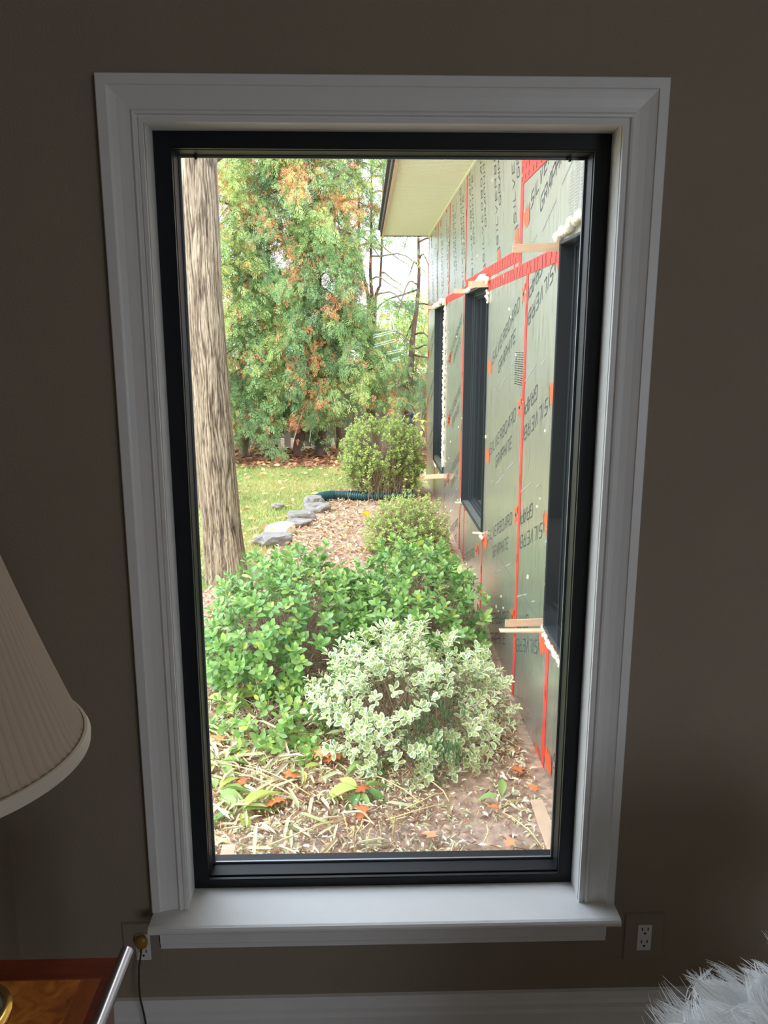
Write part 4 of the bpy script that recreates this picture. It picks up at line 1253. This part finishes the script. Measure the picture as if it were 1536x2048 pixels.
def shrub(name, label, cat, centre, radii, base_r, ntips, per_tip, size, tmpl, mats, seed, parts=300, group=None, tint0=0.5, tsd=0.2, inner=0.35, tmi=None,
          leafname='leaf', along=0.30, flatten=0.9, stem_m=None, low=-0.25, keep=None, stem_r=0.0035, restname='foliage', cell=0.010, squash_front=None):
    rg = np.random.default_rng(seed)
    cx, cy_, cz = centre
    t = empty(name, (cx, cy_, float(g(cx, cy_))), label, cat, group)
    st = MB()
    pos, D, N, S, T = [], [], [], [], []
    k = 0
    while k < ntips:
        v = rg.normal(size=3); v /= np.linalg.norm(v)
        if v[2] < low: continue
        r = rg.uniform(inner, 1.0) ** 0.5
        tip = np.array(centre) + v * r * np.array(radii)
        tip[2] += 0.03 * rg.normal()
        gz = float(g(tip[0], tip[1]))
        if tip[2] < gz + 0.03: continue
        if tip[0] > WX - 0.09: continue
        if keep is not None and not keep(tip, rg): continue
        k += 1
        bx = cx + (tip[0] - cx) * 0.35 + rg.normal(0, base_r); by = cy_ + (tip[1] - cy_) * 0.35 + rg.normal(0, base_r)
        bx = min(bx, WX - 0.04)
        root = np.array([bx, by, float(g(bx, by)) - 0.01])
        q = np.linspace(0, 1, 6)[:, None]
        mid = root * 0.5 + tip * 0.5 + np.array([0, 0, 0.18 * np.linalg.norm(tip - root)])
        path = (1 - q) ** 2 * root + 2 * q * (1 - q) * mid + q * q * tip
        st.tube(path, np.linspace(stem_r, stem_r * 0.4, 6), 4, cap=False)
        ax = norm(path[-1] - path[-3])
        ax = norm(ax + np.array([0, 0, 0.35]))
        sx = norm(np.cross(ax, rg.normal(size=3))); sy = np.cross(ax, sx)
        npair = per_tip
        for m in range(npair):
            f = m / max(1, npair - 1)
            ang = m * 2.4 + rg.uniform(-.4, .4)
            radial = sx * math.cos(ang) + sy * math.sin(ang)
            spread_ = 0.45 + 1.0 * (1 - f)
            d = norm(radial * spread_ + ax * (0.35 + 0.5 * f) + np.array([0, 0, 0.1]))
            p = tip - ax * along * size * 6 * (1 - f) * rg.uniform(0.7, 1.1) * 0.6
            nrm = norm(ax * flatten + radial * -0.3 + rg.normal(0, 0.35, 3) + np.array([0, 0, 0.3]))
            pos.append(p); D.append(d); N.append(nrm)
            S.append(size * rg.uniform(0.65, 1.15) * (1 if f < 0.85 else 0.75))
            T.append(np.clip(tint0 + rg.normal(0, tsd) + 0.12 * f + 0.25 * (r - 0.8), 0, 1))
    o = st.obj('stems', stem_m or M_STEM, t, smooth=True); o['kind'] = 'stuff'
    pos, D, N, S, T = map(np.array, (pos, D, N, S, T))
    B = bases(D, N)
    sel = np.zeros(len(pos), bool)
    if parts:
        idx = largest_seen(pos, parts, cell); sel[idx] = True
        variants = []
        for q in range(6):
            tv, tf = tmpl[0], tmpl[1]
            variants.append(mesh_np(leafname, tv, tf, mats, np.full(len(tv), (q + 0.5) / 6), tmi))
        for i in idx:
            o = bpy.data.objects.new(leafname, variants[min(5, int(T[i] * 6))])
            COL.objects.link(o)
            M3 = Matrix(B[i].tolist()).to_4x4()
            o.parent = t
            o.matrix_basis = Matrix.Translation(Vector(pos[i]) - t.location) @ M3 @ Matrix.Scale(float(S[i]), 4)
    rest = ~sel
    o = put(restname, scatter(tmpl[0], tmpl[1], pos[rest], B[rest], S[rest], T[rest], mats, restname, tmi), t)
    o['kind'] = 'stuff'
    return t


# green-leaved shrubs (two plants grown together)
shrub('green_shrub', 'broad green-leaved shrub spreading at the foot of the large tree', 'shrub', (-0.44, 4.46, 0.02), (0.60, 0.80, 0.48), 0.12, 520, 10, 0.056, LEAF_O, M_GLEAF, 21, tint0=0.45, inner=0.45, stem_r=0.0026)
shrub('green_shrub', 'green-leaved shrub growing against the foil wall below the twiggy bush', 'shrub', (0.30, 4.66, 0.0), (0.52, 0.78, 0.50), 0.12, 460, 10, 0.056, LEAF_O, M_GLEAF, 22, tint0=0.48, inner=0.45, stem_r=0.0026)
shrub('low_green_plant', 'low bright green plant creeping at the edge of the variegated shrub', 'plant', (-0.44, 3.66, -0.15), (0.40, 0.44, 0.17), 0.08, 110, 8, 0.050, LEAF_O, M_GLEAF, 23, parts=140, tint0=0.62)
# variegated euonymus
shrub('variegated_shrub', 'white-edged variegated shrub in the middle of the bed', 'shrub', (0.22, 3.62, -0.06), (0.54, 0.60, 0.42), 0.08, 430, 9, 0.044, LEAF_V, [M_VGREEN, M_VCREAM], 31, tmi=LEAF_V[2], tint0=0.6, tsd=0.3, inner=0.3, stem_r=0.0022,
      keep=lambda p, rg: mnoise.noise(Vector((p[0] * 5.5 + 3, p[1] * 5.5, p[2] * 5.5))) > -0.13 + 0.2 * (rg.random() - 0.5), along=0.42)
# boxwood ball and the lower twiggy bush
shrub('boxwood_bush', 'tall rounded yellow-green boxwood in front of the fence', 'bush', (0.215, 8.80, 0.46), (0.50, 0.48, 0.49), 0.08, 2000, 9, 0.032, LEAF_B, M_BOX, 41, parts=0, tint0=0.50, tsd=0.2, low=-0.9, inner=0.4,
      keep=lambda p, rg: (p[2] > 0.30 or rg.random() < 0.75) and mnoise.noise(Vector((p[0] * 4, p[1] * 4, p[2] * 4))) > -0.25, stem_r=0.0022)
shrub('twiggy_bush', 'lower olive twiggy bush with fine leaves beside the foil wall', 'bush', (0.37, 6.35, 0.14), (0.38, 0.36, 0.36), 0.07, 1400, 9, 0.023, LEAF_B, M_BOX, 42, parts=0, tint0=0.52, tsd=0.2, low=-0.5, inner=0.3, stem_r=0.0014)


def leaf_heap(name, label, cat, m, tmpl, x0, x1, y0, y1, n, smin, smax, tfun, seed, keep=None, lift=0.012, up=1.0, stretch=None, parent=None):
    rg = np.random.default_rng(seed)
    x, y = rg.uniform(x0, x1, n), rg.uniform(y0, y1, n)
    if keep is not None:
        k = keep(x, y, rg); x, y = x[k], y[k]; n = len(x)
    pos = np.stack([x, y, g(x, y) + lift + rg.uniform(0, 0.02, n)], 1)
    a = rg.uniform(0, 2 * PI, n)
    D = np.stack([np.cos(a), np.sin(a), rg.normal(0, 0.28, n)], 1)
    N = np.stack([rg.normal(0, 0.5, n), rg.normal(0, 0.5, n), np.full(n, up)], 1)
    S = rg.uniform(smin, smax, n)
    o = put(name, scatter(tmpl[0], tmpl[1], pos, bases(D, N), S, tfun(rg, n, x, y), m, name))
    return tag(o, label, cat, kind='stuff')


CHIP = leaf_template([(0, 0), (0.3, 0.16), (0.7, 0.15), (1, 0)], 0.5, -0.45)
SLIV = leaf_template([(0, 0), (0.2, 0.05), (0.8, 0.05), (1, 0)], 0.6, -0.2)


def lit(rg, n, x, y):
    t = rg.random(n)
    patch = np.array([mnoise.noise(Vector((a * 4.5, b * 4.5, 7.0))) for a, b in zip(x, y)])
    return np.where(rg.random(n) < 0.30 + 0.55 * patch, 0.02 + 0.26 * t, 0.34 + 0.66 * t)


inbed = lambda x, y, rg: (x > bed_left(y) + 0.02) & (x < 0.735)
bare = lambda x, y, rg: inbed(x, y, rg) & ((rg.random(len(x)) > 0.80 * np.clip((x - 0.18) / 0.25, 0, 1) * (y < 3.3)))
leaf_heap('leaf_litter', 'pale curled leaf bits and bark chips strewn over the near garden bed', 'leaf litter', M_LITTER, CHIP, -1.1, 0.79, 2.0, 4.4, 19000, 0.010, 0.036, lit, 51, bare)
leaf_heap('bark_mulch', 'fine reddish bark slivers and straw covering the near bed', 'mulch', M_LITTER, SLIV, -1.1, 0.79, 2.0, 4.4, 8500, 0.014, 0.055, lambda rg, n, x, y: np.where(rg.random(n) < 0.5, 0.04 + rg.random(n) * 0.26, 0.45 + 0.2 * rg.random(n)), 52, bare)
leaf_heap('straw_litter', 'tangled straw-yellow leaf stems and wilted leaf strips on the left of the near bed', 'straw', M_LITTER, SLIV, -1.0, 0.10, 2.55, 3.7, 620, 0.06, 0.17, lambda rg, n, x, y: np.where(rg.random(n) < 0.7, 0.44 + 0.12 * rg.random(n), 0.88 + 0.08 * rg.random(n)), 57, lambda x, y, rg: inbed(x, y, rg) & (rg.random(len(x)) < np.clip((0.12 - x) / 0.5, 0.1, 1)), lift=0.03)
leaf_heap('wall_foot_litter', 'white and pale leaf bits gathered along the foot of the foil wall', 'leaf litter', M_LITTER, CHIP, 0.45, 0.735, 2.7, 4.2, 900, 0.018, 0.042, lambda rg, n, x, y: 0.55 + 0.32 * rg.random(n), 56, lambda x, y, rg: rg.random(len(x)) < (x - 0.4) / 0.34)
leaf_heap('far_leaf_litter', 'pinkish tan leaf litter on the far end of the bed by the edging stones', 'leaf litter', M_LITTER, CHIP, -2.6, 0.79, 4.4, 9.25, 9000, 0.03, 0.07, lambda rg, n, x, y: np.clip(0.16 + 0.45 * rg.random(n), 0, 1), 53, inbed)
leaf_heap('cedar_bed_leaves', 'orange-brown fallen leaves under the cedars along the fence', 'fallen leaves', M_FALL, LEAF_B, -4.5, 2.5, 10.95, 13.0, 4200, 0.06, 0.12, lambda rg, n, x, y: np.clip(rg.random(n) ** 1.6, 0, 1), 54)
inlawn = lambda x, y, rg: (x < bed_left(y) - 0.03)
leaf_heap('lawn_leaves', 'yellow and brown leaves scattered over the lawn', 'fallen leaves', M_FALL, LEAF_O, -3.5, 0.8, 5.5, 11.0, 620, 0.05, 0.10, lambda rg, n, x, y: np.clip(0.35 + 0.65 * rg.random(n), 0, 1), 55, lambda x, y, rg: inlawn(x, y, rg) | (y > 9.4), lift=0.03)

# lawn blades
rg = np.random.default_rng(61)
n = 90000
x, y = rg.uniform(-3.4, 0.72, n), 5.2 + 5.9 * rg.random(n) ** 1.0
k = (x < bed_left(y) - 0.01) | (y > 9.32)
x, y = x[k], y[k]; n = len(x)
pos = np.stack([x, y, g(x, y) - 0.012], 1)
a = rg.uniform(0, 2 * PI, n)
D = np.stack([np.cos(a) * 0.55, np.sin(a) * 0.55, np.full(n, 0.8)], 1)
N = rg.normal(0, 1, (n, 3))
patch = np.array([mnoise.noise(Vector((p * 1.6, q * 1.1, 0))) for p, q in zip(x, y)])
tin = np.clip(0.48 + 0.55 * patch + rg.normal(0, 0.2, n), 0, 1)
BL = np.array([(-0.08, 0, 0), (0.08, 0, 0), (0.0, 1, 0)]); BF = np.array([(0, 1, 2)])
tag(put('grass', scatter(BL, BF, pos, bases(D, N), rg.uniform(0.035, 0.065, n), tin, M_GRASS, 'grass')), 'short yellowing green lawn grass beyond the bed', 'grass', kind='stuff')

# ------------------------------------------------------------------ fallen oak leaves, hosta, stalks
def oak_template():
    ol = [(0, -0.12), (0.02, 0.0), (0.10, 0.10), (0.26, 0.08), (0.14, 0.22), (0.22, 0.30), (0.40, 0.34), (0.20, 0.44), (0.24, 0.56), (0.38, 0.66), (0.16, 0.68), (0.14, 0.82), (0.10, 0.90), (0, 1.0)]
    pts = ol + [(-x, y) for x, y in ol[-2:0:-1]]
    V = [(x, y, 0.14 * abs(x) + 0.08 * math.sin(y * 5)) for x, y in pts]
    n = len(pts)
    mids = [(0, y, 0.08 * math.sin(y * 5)) for _, y in ol[1:-1]]
    F = []
    m0 = n
    V += mids
    nm = len(mids)
    for i in range(1, len(ol) - 2):
        F += [(i, i + 1, m0 + i), (i, m0 + i, m0 + i - 1)]
        a, c = n - i, n - i - 1
        F += [(c, a, m0 + i - 1), (c, m0 + i - 1, m0 + i)]
    F += [(len(ol) - 2, len(ol) - 1, m0 + nm - 1), (len(ol) - 1, n - len(ol) + 2, m0 + nm - 1), (0, 1, m0), (0, m0, n - 1)]
    return np.array(V), np.array(F)


OAK = oak_template()
oak_meshes = [mesh_np('oak_leaf', OAK[0], OAK[1], M_OAK, np.full(len(OAK[0]), q)) for q in (0.15, 0.5, 0.85)]
for i, (x, y, sc, ang, q, lab) in enumerate([
        (0.255, 2.665, 0.105, 0.3, 2, 'tan oak leaf with sharp lobes lying flat on the soil near the sill'),
        (0.455, 3.40, 0.10, 1.2, 1, 'orange oak leaf lying behind the variegated shrub branches by the soil'),
        (0.655, 3.13, 0.11, -0.5, 1, 'orange oak leaf beside the red tape at the foot of the foil wall'),
        (0.535, 2.86, 0.055, 0.9, 1, 'small curled orange leaf on the bare soil under a green leaf'),
        (-0.005, 2.90, 0.085, 2.9, 1, 'orange leaf tucked under the drooping hosta leaves'),
        (-0.32, 2.94, 0.11, 1.9, 1, 'rust oak leaf in the pale litter below the long straw stalks'),
        (-0.36, 3.12, 0.12, -1.2, 1, 'orange oak leaf among bark slivers, the upper one of the two by the straw'),
        (-0.24, 3.30, 0.11, -1.5, 2, 'pale orange leaf lying next to the low green plant'),
        (-0.10, 3.28, 0.10, 1.5, 1, 'orange leaf at the lower edge of the green sprig'),
        (-0.66, 3.42, 0.11, 0.8, 2, 'light orange oak leaf by the window frame above the straw'),
        (-0.52, 3.05, 0.09, 0.1, 0, 'dark rust leaf among the yellow stalks'),
        (0.02, 3.03, 0.08, 2.2, 0, 'rust leaf touching the green hosta clump'),
        (0.56, 2.66, 0.07, 2.5, 2, 'small tan leaf scrap at the sill end of the bare soil'),
        (0.72, 2.98, 0.06, 0.6, 1, 'small orange leaf against the foil wall bottom'),
        (-0.18, 3.62, 0.09, 0.9, 0, 'brown curled leaf beneath the green sprig shade')]):
    o = put('oak_leaf', oak_meshes[q])
    o.matrix_basis = Matrix.Translation((x, y, float(g(x, y)) + 0.042)) @ Matrix.Rotation(ang, 4, 'Z') @ Matrix.Rotation(random.uniform(-.2, .2), 4, 'X') @ Matrix.Rotation(random.uniform(-.25, .25), 4, 'Y') @ Matrix.Scale(sc, 4)
    tag(o, lab, 'leaf', 'fallen oak leaves in the bed')

hosta_meshes = [mesh_np('leaf', LEAF_H[0], LEAF_H[1], M_HOSTA, np.full(len(LEAF_H[0]), q), smooth=True) for q in (0.1, 0.35, 0.6, 0.9)]


def hosta(x, y, label, leaves, group='wilting hostas in the bed'):
    t = empty('hosta_plant', (x, y, float(g(x, y))), label, 'plant', group)
    for (ang, ln, q, el) in leaves:
        o = bpy.data.objects.new('leaf', hosta_meshes[q]); COL.objects.link(o); o.parent = t
        o.matrix_basis = Matrix.Translation((0.012 * math.cos(ang), 0.012 * math.sin(ang), 0.045)) @ Matrix.Rotation(ang - PI / 2, 4, 'Z') @ Matrix.Rotation(el, 4, 'X') @ Matrix.Rotation(random.uniform(-.5, .5), 4, 'Y') @ Matrix.Diagonal((ln * random.uniform(0.75, 1.1), ln, ln * random.uniform(0.8, 1.6), 1))
    b = MB()
    for k in range(3):
        a = random.uniform(0, 6.28)
        b.tube([(0, 0, 0.0), (0.03 * math.cos(a), 0.03 * math.sin(a), 0.03), (0.09 * math.cos(a), 0.09 * math.sin(a), 0.02)], 0.002, 5)
    me = b.mesh('stalk', M_STRAW); o = bpy.data.objects.new('stalk', me); COL.objects.link(o); o.parent = t
    return t


hosta(-0.02, 3.02, 'green and yellow drooping hosta clump in front of the variegated shrub', [(3.4, 0.16, 2, 0.1), (4.3, 0.13, 0, -0.2), (4.9, 0.14, 1, -0.35), (5.7, 0.15, 0, -0.1), (0.4, 0.12, 1, 0.2), (2.6, 0.1, 2, 0.3)])
hosta(-0.50, 2.86, 'yellow-green hosta leaves folded beside the window frame', [(0.85, 0.19, 2, 0.35), (0.35, 0.15, 1, 0.1), (2.3, 0.17, 1, 0.2), (5.2, 0.12, 2, -0.1), (3.6, 0.15, 0, 0.1)])
hosta(-0.66, 3.25, 'pale wilted hosta leaves among straw near the frame', [(0.2, 0.14, 1, 0.1), (2.5, 0.15, 1, 0.2), (4.2, 0.13, 3, 0.0), (5.5, 0.15, 1, -0.1)])
hosta(-0.72, 3.85, 'yellow hosta leaves at the frame edge beside the low green plant', [(0.3, 0.18, 2, 0.4), (1.2, 0.14, 1, 0.5), (5.9, 0.16, 2, 0.1), (4.6, 0.13, 1, 0.1), (2.6, 0.14, 2, 0.2)])
hosta(0.02, 3.24, 'pale green hosta leaves under the front of the variegated shrub', [(3.7, 0.13, 1, 0.1), (5.2, 0.14, 0, -0.2), (0.1, 0.12, 1, 0.0), (4.5, 0.13, 1, -0.2)])
hosta(-0.40, 3.50, 'single orange-yellow hosta leaf lying across the mulch', [(0.4, 0.16, 3, 0.05), (2.9, 0.12, 1, 0.1)])
hosta(-0.62, 3.02, 'pale folded hosta leaf cluster half behind the window frame, above the yellow-green one', [(0.1, 0.16, 1, 0.15), (1.0, 0.13, 2, 0.2), (5.7, 0.15, 1, 0.0), (2.0, 0.14, 1, 0.1)])
hosta(-0.52, 3.36, 'flattened pale green hosta leaves lying in straw, below the low green plant', [(0.0, 0.17, 1, 0.05), (3.3, 0.16, 2, 0.05), (5.4, 0.13, 1, 0.0), (4.0, 0.12, 3, 0.0)])
hosta(-0.28, 3.18, 'small greenish hosta remnant among bark slivers in the middle of the litter', [(0.6, 0.10, 2, 0.05), (3.6, 0.09, 1, 0.0), (5.0, 0.08, 3, 0.0)])
hosta(-0.80, 3.55, 'lowest yellow hosta leaves at the frame, beneath the brighter yellow clump', [(0.2, 0.16, 2, 0.1), (5.9, 0.15, 1, 0.1), (1.1, 0.12, 3, 0.2)])
hosta(0.56, 2.93, 'narrow upright green leaf standing on the bare soil', [(1.4, 0.11, 1, 0.5), (3.0, 0.09, 1, 0.2)])

stub = empty('cut_stalks', (0.0, 2.72, -0.17), 'clump of cut straw-yellow stalk stubs near the sill', 'stalks')
b_ = None
for k in range(16):
    x, y = -0.03 + random.gauss(0, 0.07), 2.70 + random.gauss(0, 0.03)
    h = random.uniform(0.05, 0.13)
    b = MB(); b.tube([(x, y, -0.18), (x + random.uniform(-.02, .02), y + random.uniform(-.01, .01), -0.17 + h * .5), (x + random.uniform(-.04, .04), y + random.uniform(-.01, .02), -0.17 + h)], 0.0022, 6)
    b.obj('stalk', M_STRAW, stub, smooth=True)
rgs = random.Random(5)
for k, (x, y, a, ln, lab) in enumerate([(-0.42, 3.05, 2.5, 0.42, 'long straw stalk slanting across the litter by the rust leaves'), (-0.38, 3.10, 2.45, 0.40, 'second straw stalk lying parallel to the longest one'),
                                        (-0.55, 3.18, 2.7, 0.36, 'straw stalk lying nearest the frame among wilted hosta'), (0.12, 3.02, 2.3, 0.34, 'straw stalk leaning from the hosta clump to the oak leaf'),
                                        (0.22, 2.84, 0.35, 0.30, 'straw stalk running up toward the hanging narrow leaves'), (0.25, 2.92, 0.55, 0.22, 'short straw stalk above the tan oak leaf'),
                                        (-0.22, 2.72, 0.5, 0.30, 'straw stalk lying left of the cut stubs'), (0.60, 2.72, 2.0, 0.26, 'thin curved stalk beside the long shim'),
                                        (0.46, 2.70, 1.3, 0.13, 'short pale twig on the bare soil'), (0.30, 3.0, 2.0, 0.2, 'broken stalk under the hanging narrow leaves')]):
    dx, dy = math.cos(a) * ln / 2, math.sin(a) * ln / 2
    b = MB(); z = -0.125
    b.tube([(x - dx, y - dy, z), (x - dx * .3 + .01, y - dy * .3, z + 0.012), (x + dx * .4, y + dy * .4 + .008, z + 0.010), (x + dx, y + dy, z - 0.004)], [0.003, 0.0028, 0.0024, 0.0016], 6)
    tag(b.obj('dry_stalk', M_STRAW, None, smooth=True), lab, 'stalk', 'dry straw stalks lying in the bed')

# narrow hanging leaves at the front of the variegated shrub
nl = empty('narrow_leaved_plant', (0.32, 3.1, -0.17), 'dark narrow-leaved strands hanging at the front of the variegated shrub', 'plant')
rg = np.random.default_rng(77)
n = 420
cxy = np.array([(0.33, 3.10, 0.0), (0.36, 3.32, 0.12), (0.24, 3.22, 0.06)])[rg.integers(0, 3, n)]
pos = cxy + rg.normal(0, 1, (n, 3)) * np.array([0.055, 0.04, 0.07]); pos[:, 2] = np.maximum(pos[:, 2], -0.12)
D = np.stack([rg.normal(0, 0.25, n), rg.normal(0, 0.25, n), np.full(n, -1.0)], 1); N = rg.normal(0, 1, (n, 3)) + np.array([0, -1, 0.3])
o = put('foliage', scatter(LEAF_N[0], LEAF_N[1], pos, bases(D, N), rg.uniform(0.025, 0.05, n), rg.uniform(0, .3, n), M_CEDAR, 'foliage'), nl); o['kind'] = 'stuff'
b = MB()
for (x, y, z) in ((0.33, 3.10, 0.1), (0.36, 3.32, 0.2), (0.24, 3.22, 0.14)):
    b.tube([(x, y + 0.1, -0.18), (x + .01, y + .05, z * .6), (x, y, z)], 0.003, 5)
o = b.obj('stems', M_STEM, nl, smooth=True); o['kind'] = 'stuff'


# ------------------------------------------------------------------ edging stones, drain pipe, small things
def stone(x, y, sx, sy, sz, m, seed, label, rot=0.0):
    bm = bmesh.new(); bmesh.ops.create_icosphere(bm, subdivisions=3, radius=1.0)
    for v in bm.verts:
        d = mnoise.noise(v.co * 1.3 + Vector((seed * 7.1, 0, 0))) * 0.35 + mnoise.noise(v.co * 3 + Vector((seed, 3, 0))) * 0.12
        p = v.co * (1 + d)
        p.z = max(-0.6, min(0.55, p.z))
        v.co = Vector((p.x * sx, p.y * sy, p.z * sz))
    me = bpy.data.meshes.new('edging_stone'); bm.to_mesh(me); bm.free(); me.materials.append(m)
    o = put('edging_stone', me)
    o.matrix_basis = Matrix.Translation((x, y, float(g(x, y)) + 0.045)) @ Matrix.Rotation(rot, 4, 'Z')
    return tag(o, label, 'stone', 'edging stones between lawn and bed')


stone(-0.52, 8.35, 0.10, 0.13, 0.10, M_STONE, 1, 'grey edging stone nearest the drain pipe end', 0.3)
stone(-0.47, 8.02, 0.14, 0.10, 0.08, M_STONE, 2, 'flat grey edging stone in front of the pipe stone')
stone(-0.60, 7.60, 0.13, 0.11, 0.09, M_STONE, 3, 'dark grey slanted edging stone in the middle of the row', 0.6)
stone(-0.62, 7.34, 0.12, 0.08, 0.055, M_STONE, 4, 'thin flat slate edging stone below the slanted one')
stone(-0.74, 7.02, 0.14, 0.13, 0.10, M_STONET, 5, 'pale tan edging stone just above the green leaves', 0.2)
stone(-0.78, 6.70, 0.16, 0.12, 0.08, M_STONE, 6, 'grey edging stone partly hidden by the green leaves')
stone(-0.90, 8.15, 0.07, 0.05, 0.035, M_STONE, 7, 'small flat stone lying in the grass left of the row')

b = MB()
pp = np.array([(0.55, 8.62, 0.055), (0.35, 8.58, 0.055), (0.15, 8.56, 0.055), (0.0, 8.58, 0.055), (-0.2, 8.64, 0.057), (-0.33, 8.64, 0.06), (-0.44, 8.58, 0.058), (-0.50, 8.48, 0.05)])
q = np.linspace(0, len(pp) - 1, 280)
path = np.stack([np.interp(q, np.arange(len(pp)), pp[:, i]) for i in range(3)], 1)
for _ in range(20): path[1:-1] = (path[:-2] + 2 * path[1:-1] + path[2:]) / 4
b.tube(path, 0.047 + 0.006 * np.sign(np.sin(np.arange(280) * 2 * PI / 5.0)), 20)
tag(b.obj('drain_pipe', M_PIPE, None, smooth=True, auto=35), 'dark teal corrugated drain pipe lying behind the boxwood stem', 'pipe')

p = empty('garden_post', (0.60, 10.0, 0.0), 'slim black post with a round cap behind the boxwood', 'post')
b = MB(); b.tube([(0.60, 10.0, -0.02), (0.60, 10.0, 0.80)], 0.026, 16); b.obj('post_shaft', M_POST, p, smooth=True, auto=40)
b = MB(); b.lathe([(0.028, 0.80), (0.032, 0.805), (0.032, 0.835), (0.026, 0.85), (0.01, 0.858)], (0.60, 10.0, 0), 20); b.obj('post_cap', M_POST, p, smooth=True, auto=40)

yp = empty('yellow_leaf_plant', (0.72, 10.2, 0.0), 'bright yellow-green leafy sprig between the black post and the foil wall', 'plant')
rg = np.random.default_rng(88)
b = MB()
for k in range(5):
    b.tube([(0.70, 10.2, -0.01), (0.70 + rg.normal(0, .03), 10.2, 0.4), (0.72 + rg.normal(0, .06), 10.2, 0.8)], 0.004, 5)
o = b.obj('stems', M_STEM, yp, smooth=True); o['kind'] = 'stuff'
for k in range(26):
    o = bpy.data.objects.new('leaf', hosta_meshes[3 if k % 3 else 2]); COL.objects.link(o); o.parent = yp
    o.matrix_basis = Matrix.Translation((rg.normal(0, 0.05), rg.normal(0, 0.06), rg.uniform(0.4, 0.84))) @ Matrix.Rotation(rg.uniform(0, 6.3), 4, 'Z') @ Matrix.Rotation(rg.uniform(-.5, .3), 4, 'X') @ Matrix.Scale(rg.uniform(0.08, 0.12), 4)

fl = empty('orange_flower', (0.02, 7.2, 0.0), 'single orange flower head at the edge of the twiggy bush', 'flower')
b = MB(); b.tube([(0.02, 7.2, -0.01), (0.025, 7.19, 0.08), (0.02, 7.18, 0.15)], 0.003, 6); b.obj('stem', M_GLEAF, fl, smooth=True)
for k in range(14):
    a = k * 2 * PI / 14 + (0.2 if k % 2 else 0)
    o = None
    b = MB(); rr = 0.048 if k % 2 else 0.036
    V = [(0, 0, 0), (rr * .6, -0.010, .006), (rr, 0, 0.012 if k % 2 else .022), (rr * .6, 0.010, .006)]
    b.add(V, [(0, 1, 2), (0, 2, 3)])
    o = b.obj('petal', M_FLOWER, fl); o.matrix_basis = Matrix.Translation((0.02, 7.18, 0.15)) @ Matrix.Rotation(0.5, 4, 'X') @ Matrix.Rotation(a, 4, 'Z'); o.matrix_parent_inverse = Matrix.Translation(fl.location).inverted()

# ------------------------------------------------------------------ loose trees beyond the fence
for i, (x, y, h, w, tn, lab) in enumerate([(0.9, 16.5, 2.5, 1.0, 0.78, 'yellow-green bush beyond the fence beside the foil wall'), (2.2, 18.0, 3.0, 1.4, 0.7, 'yellow-green tree beyond the fence behind the wing'),
                                           (-0.3, 19.0, 2.3, 1.2, 0.6, 'hazy green bush beyond the fence behind the cedars'), (-2.6, 18.0, 3.4, 1.5, 0.66, 'loose green tree beyond the fence behind the large trunk')]):
    t = empty('background_bush', (x, y, 0), lab, 'bush', 'bushes beyond the fence')
    rg = np.random.default_rng(200 + i)
    n = 3600
    v = norm(rg.normal(size=(n, 3)))
    pos = np.array([x, y, h * 0.55]) + v * (rg.uniform(0.3, 1.0, n) ** 0.5)[:, None] * np.array([w, w * 0.8, h * 0.5]) * (1 + 0.15 * np.sin(v[:, :1] * 9 + v[:, 2:] * 7))
    pos = pos[pos[:, 2] > 0.05]; n = len(pos)
    o = put('foliage', scatter(LEAF_B[0], LEAF_B[1], pos, bases(rg.normal(size=(n, 3)), rg.normal(size=(n, 3)) + np.array([0, -.4, .5])), rg.uniform(0.07, 0.13, n), np.clip(tn + rg.normal(0, .18, n), 0, 1), M_BOX, 'foliage'), t); o['kind'] = 'stuff'
    b = MB()
    for k in range(9):
        a = rg.uniform(0, 6.28)
        b.tube([(x, y, -0.02), (x + .2 * w * math.cos(a), y + .2 * w * math.sin(a), h * .35), (x + .6 * w * math.cos(a), y + .6 * w * math.sin(a), h * .85)], [0.03, 0.02, 0.006], 6)
    o = b.obj('stems', M_BARKC, t, smooth=True); o['kind'] = 'stuff'

bpy.context.view_layer.update()
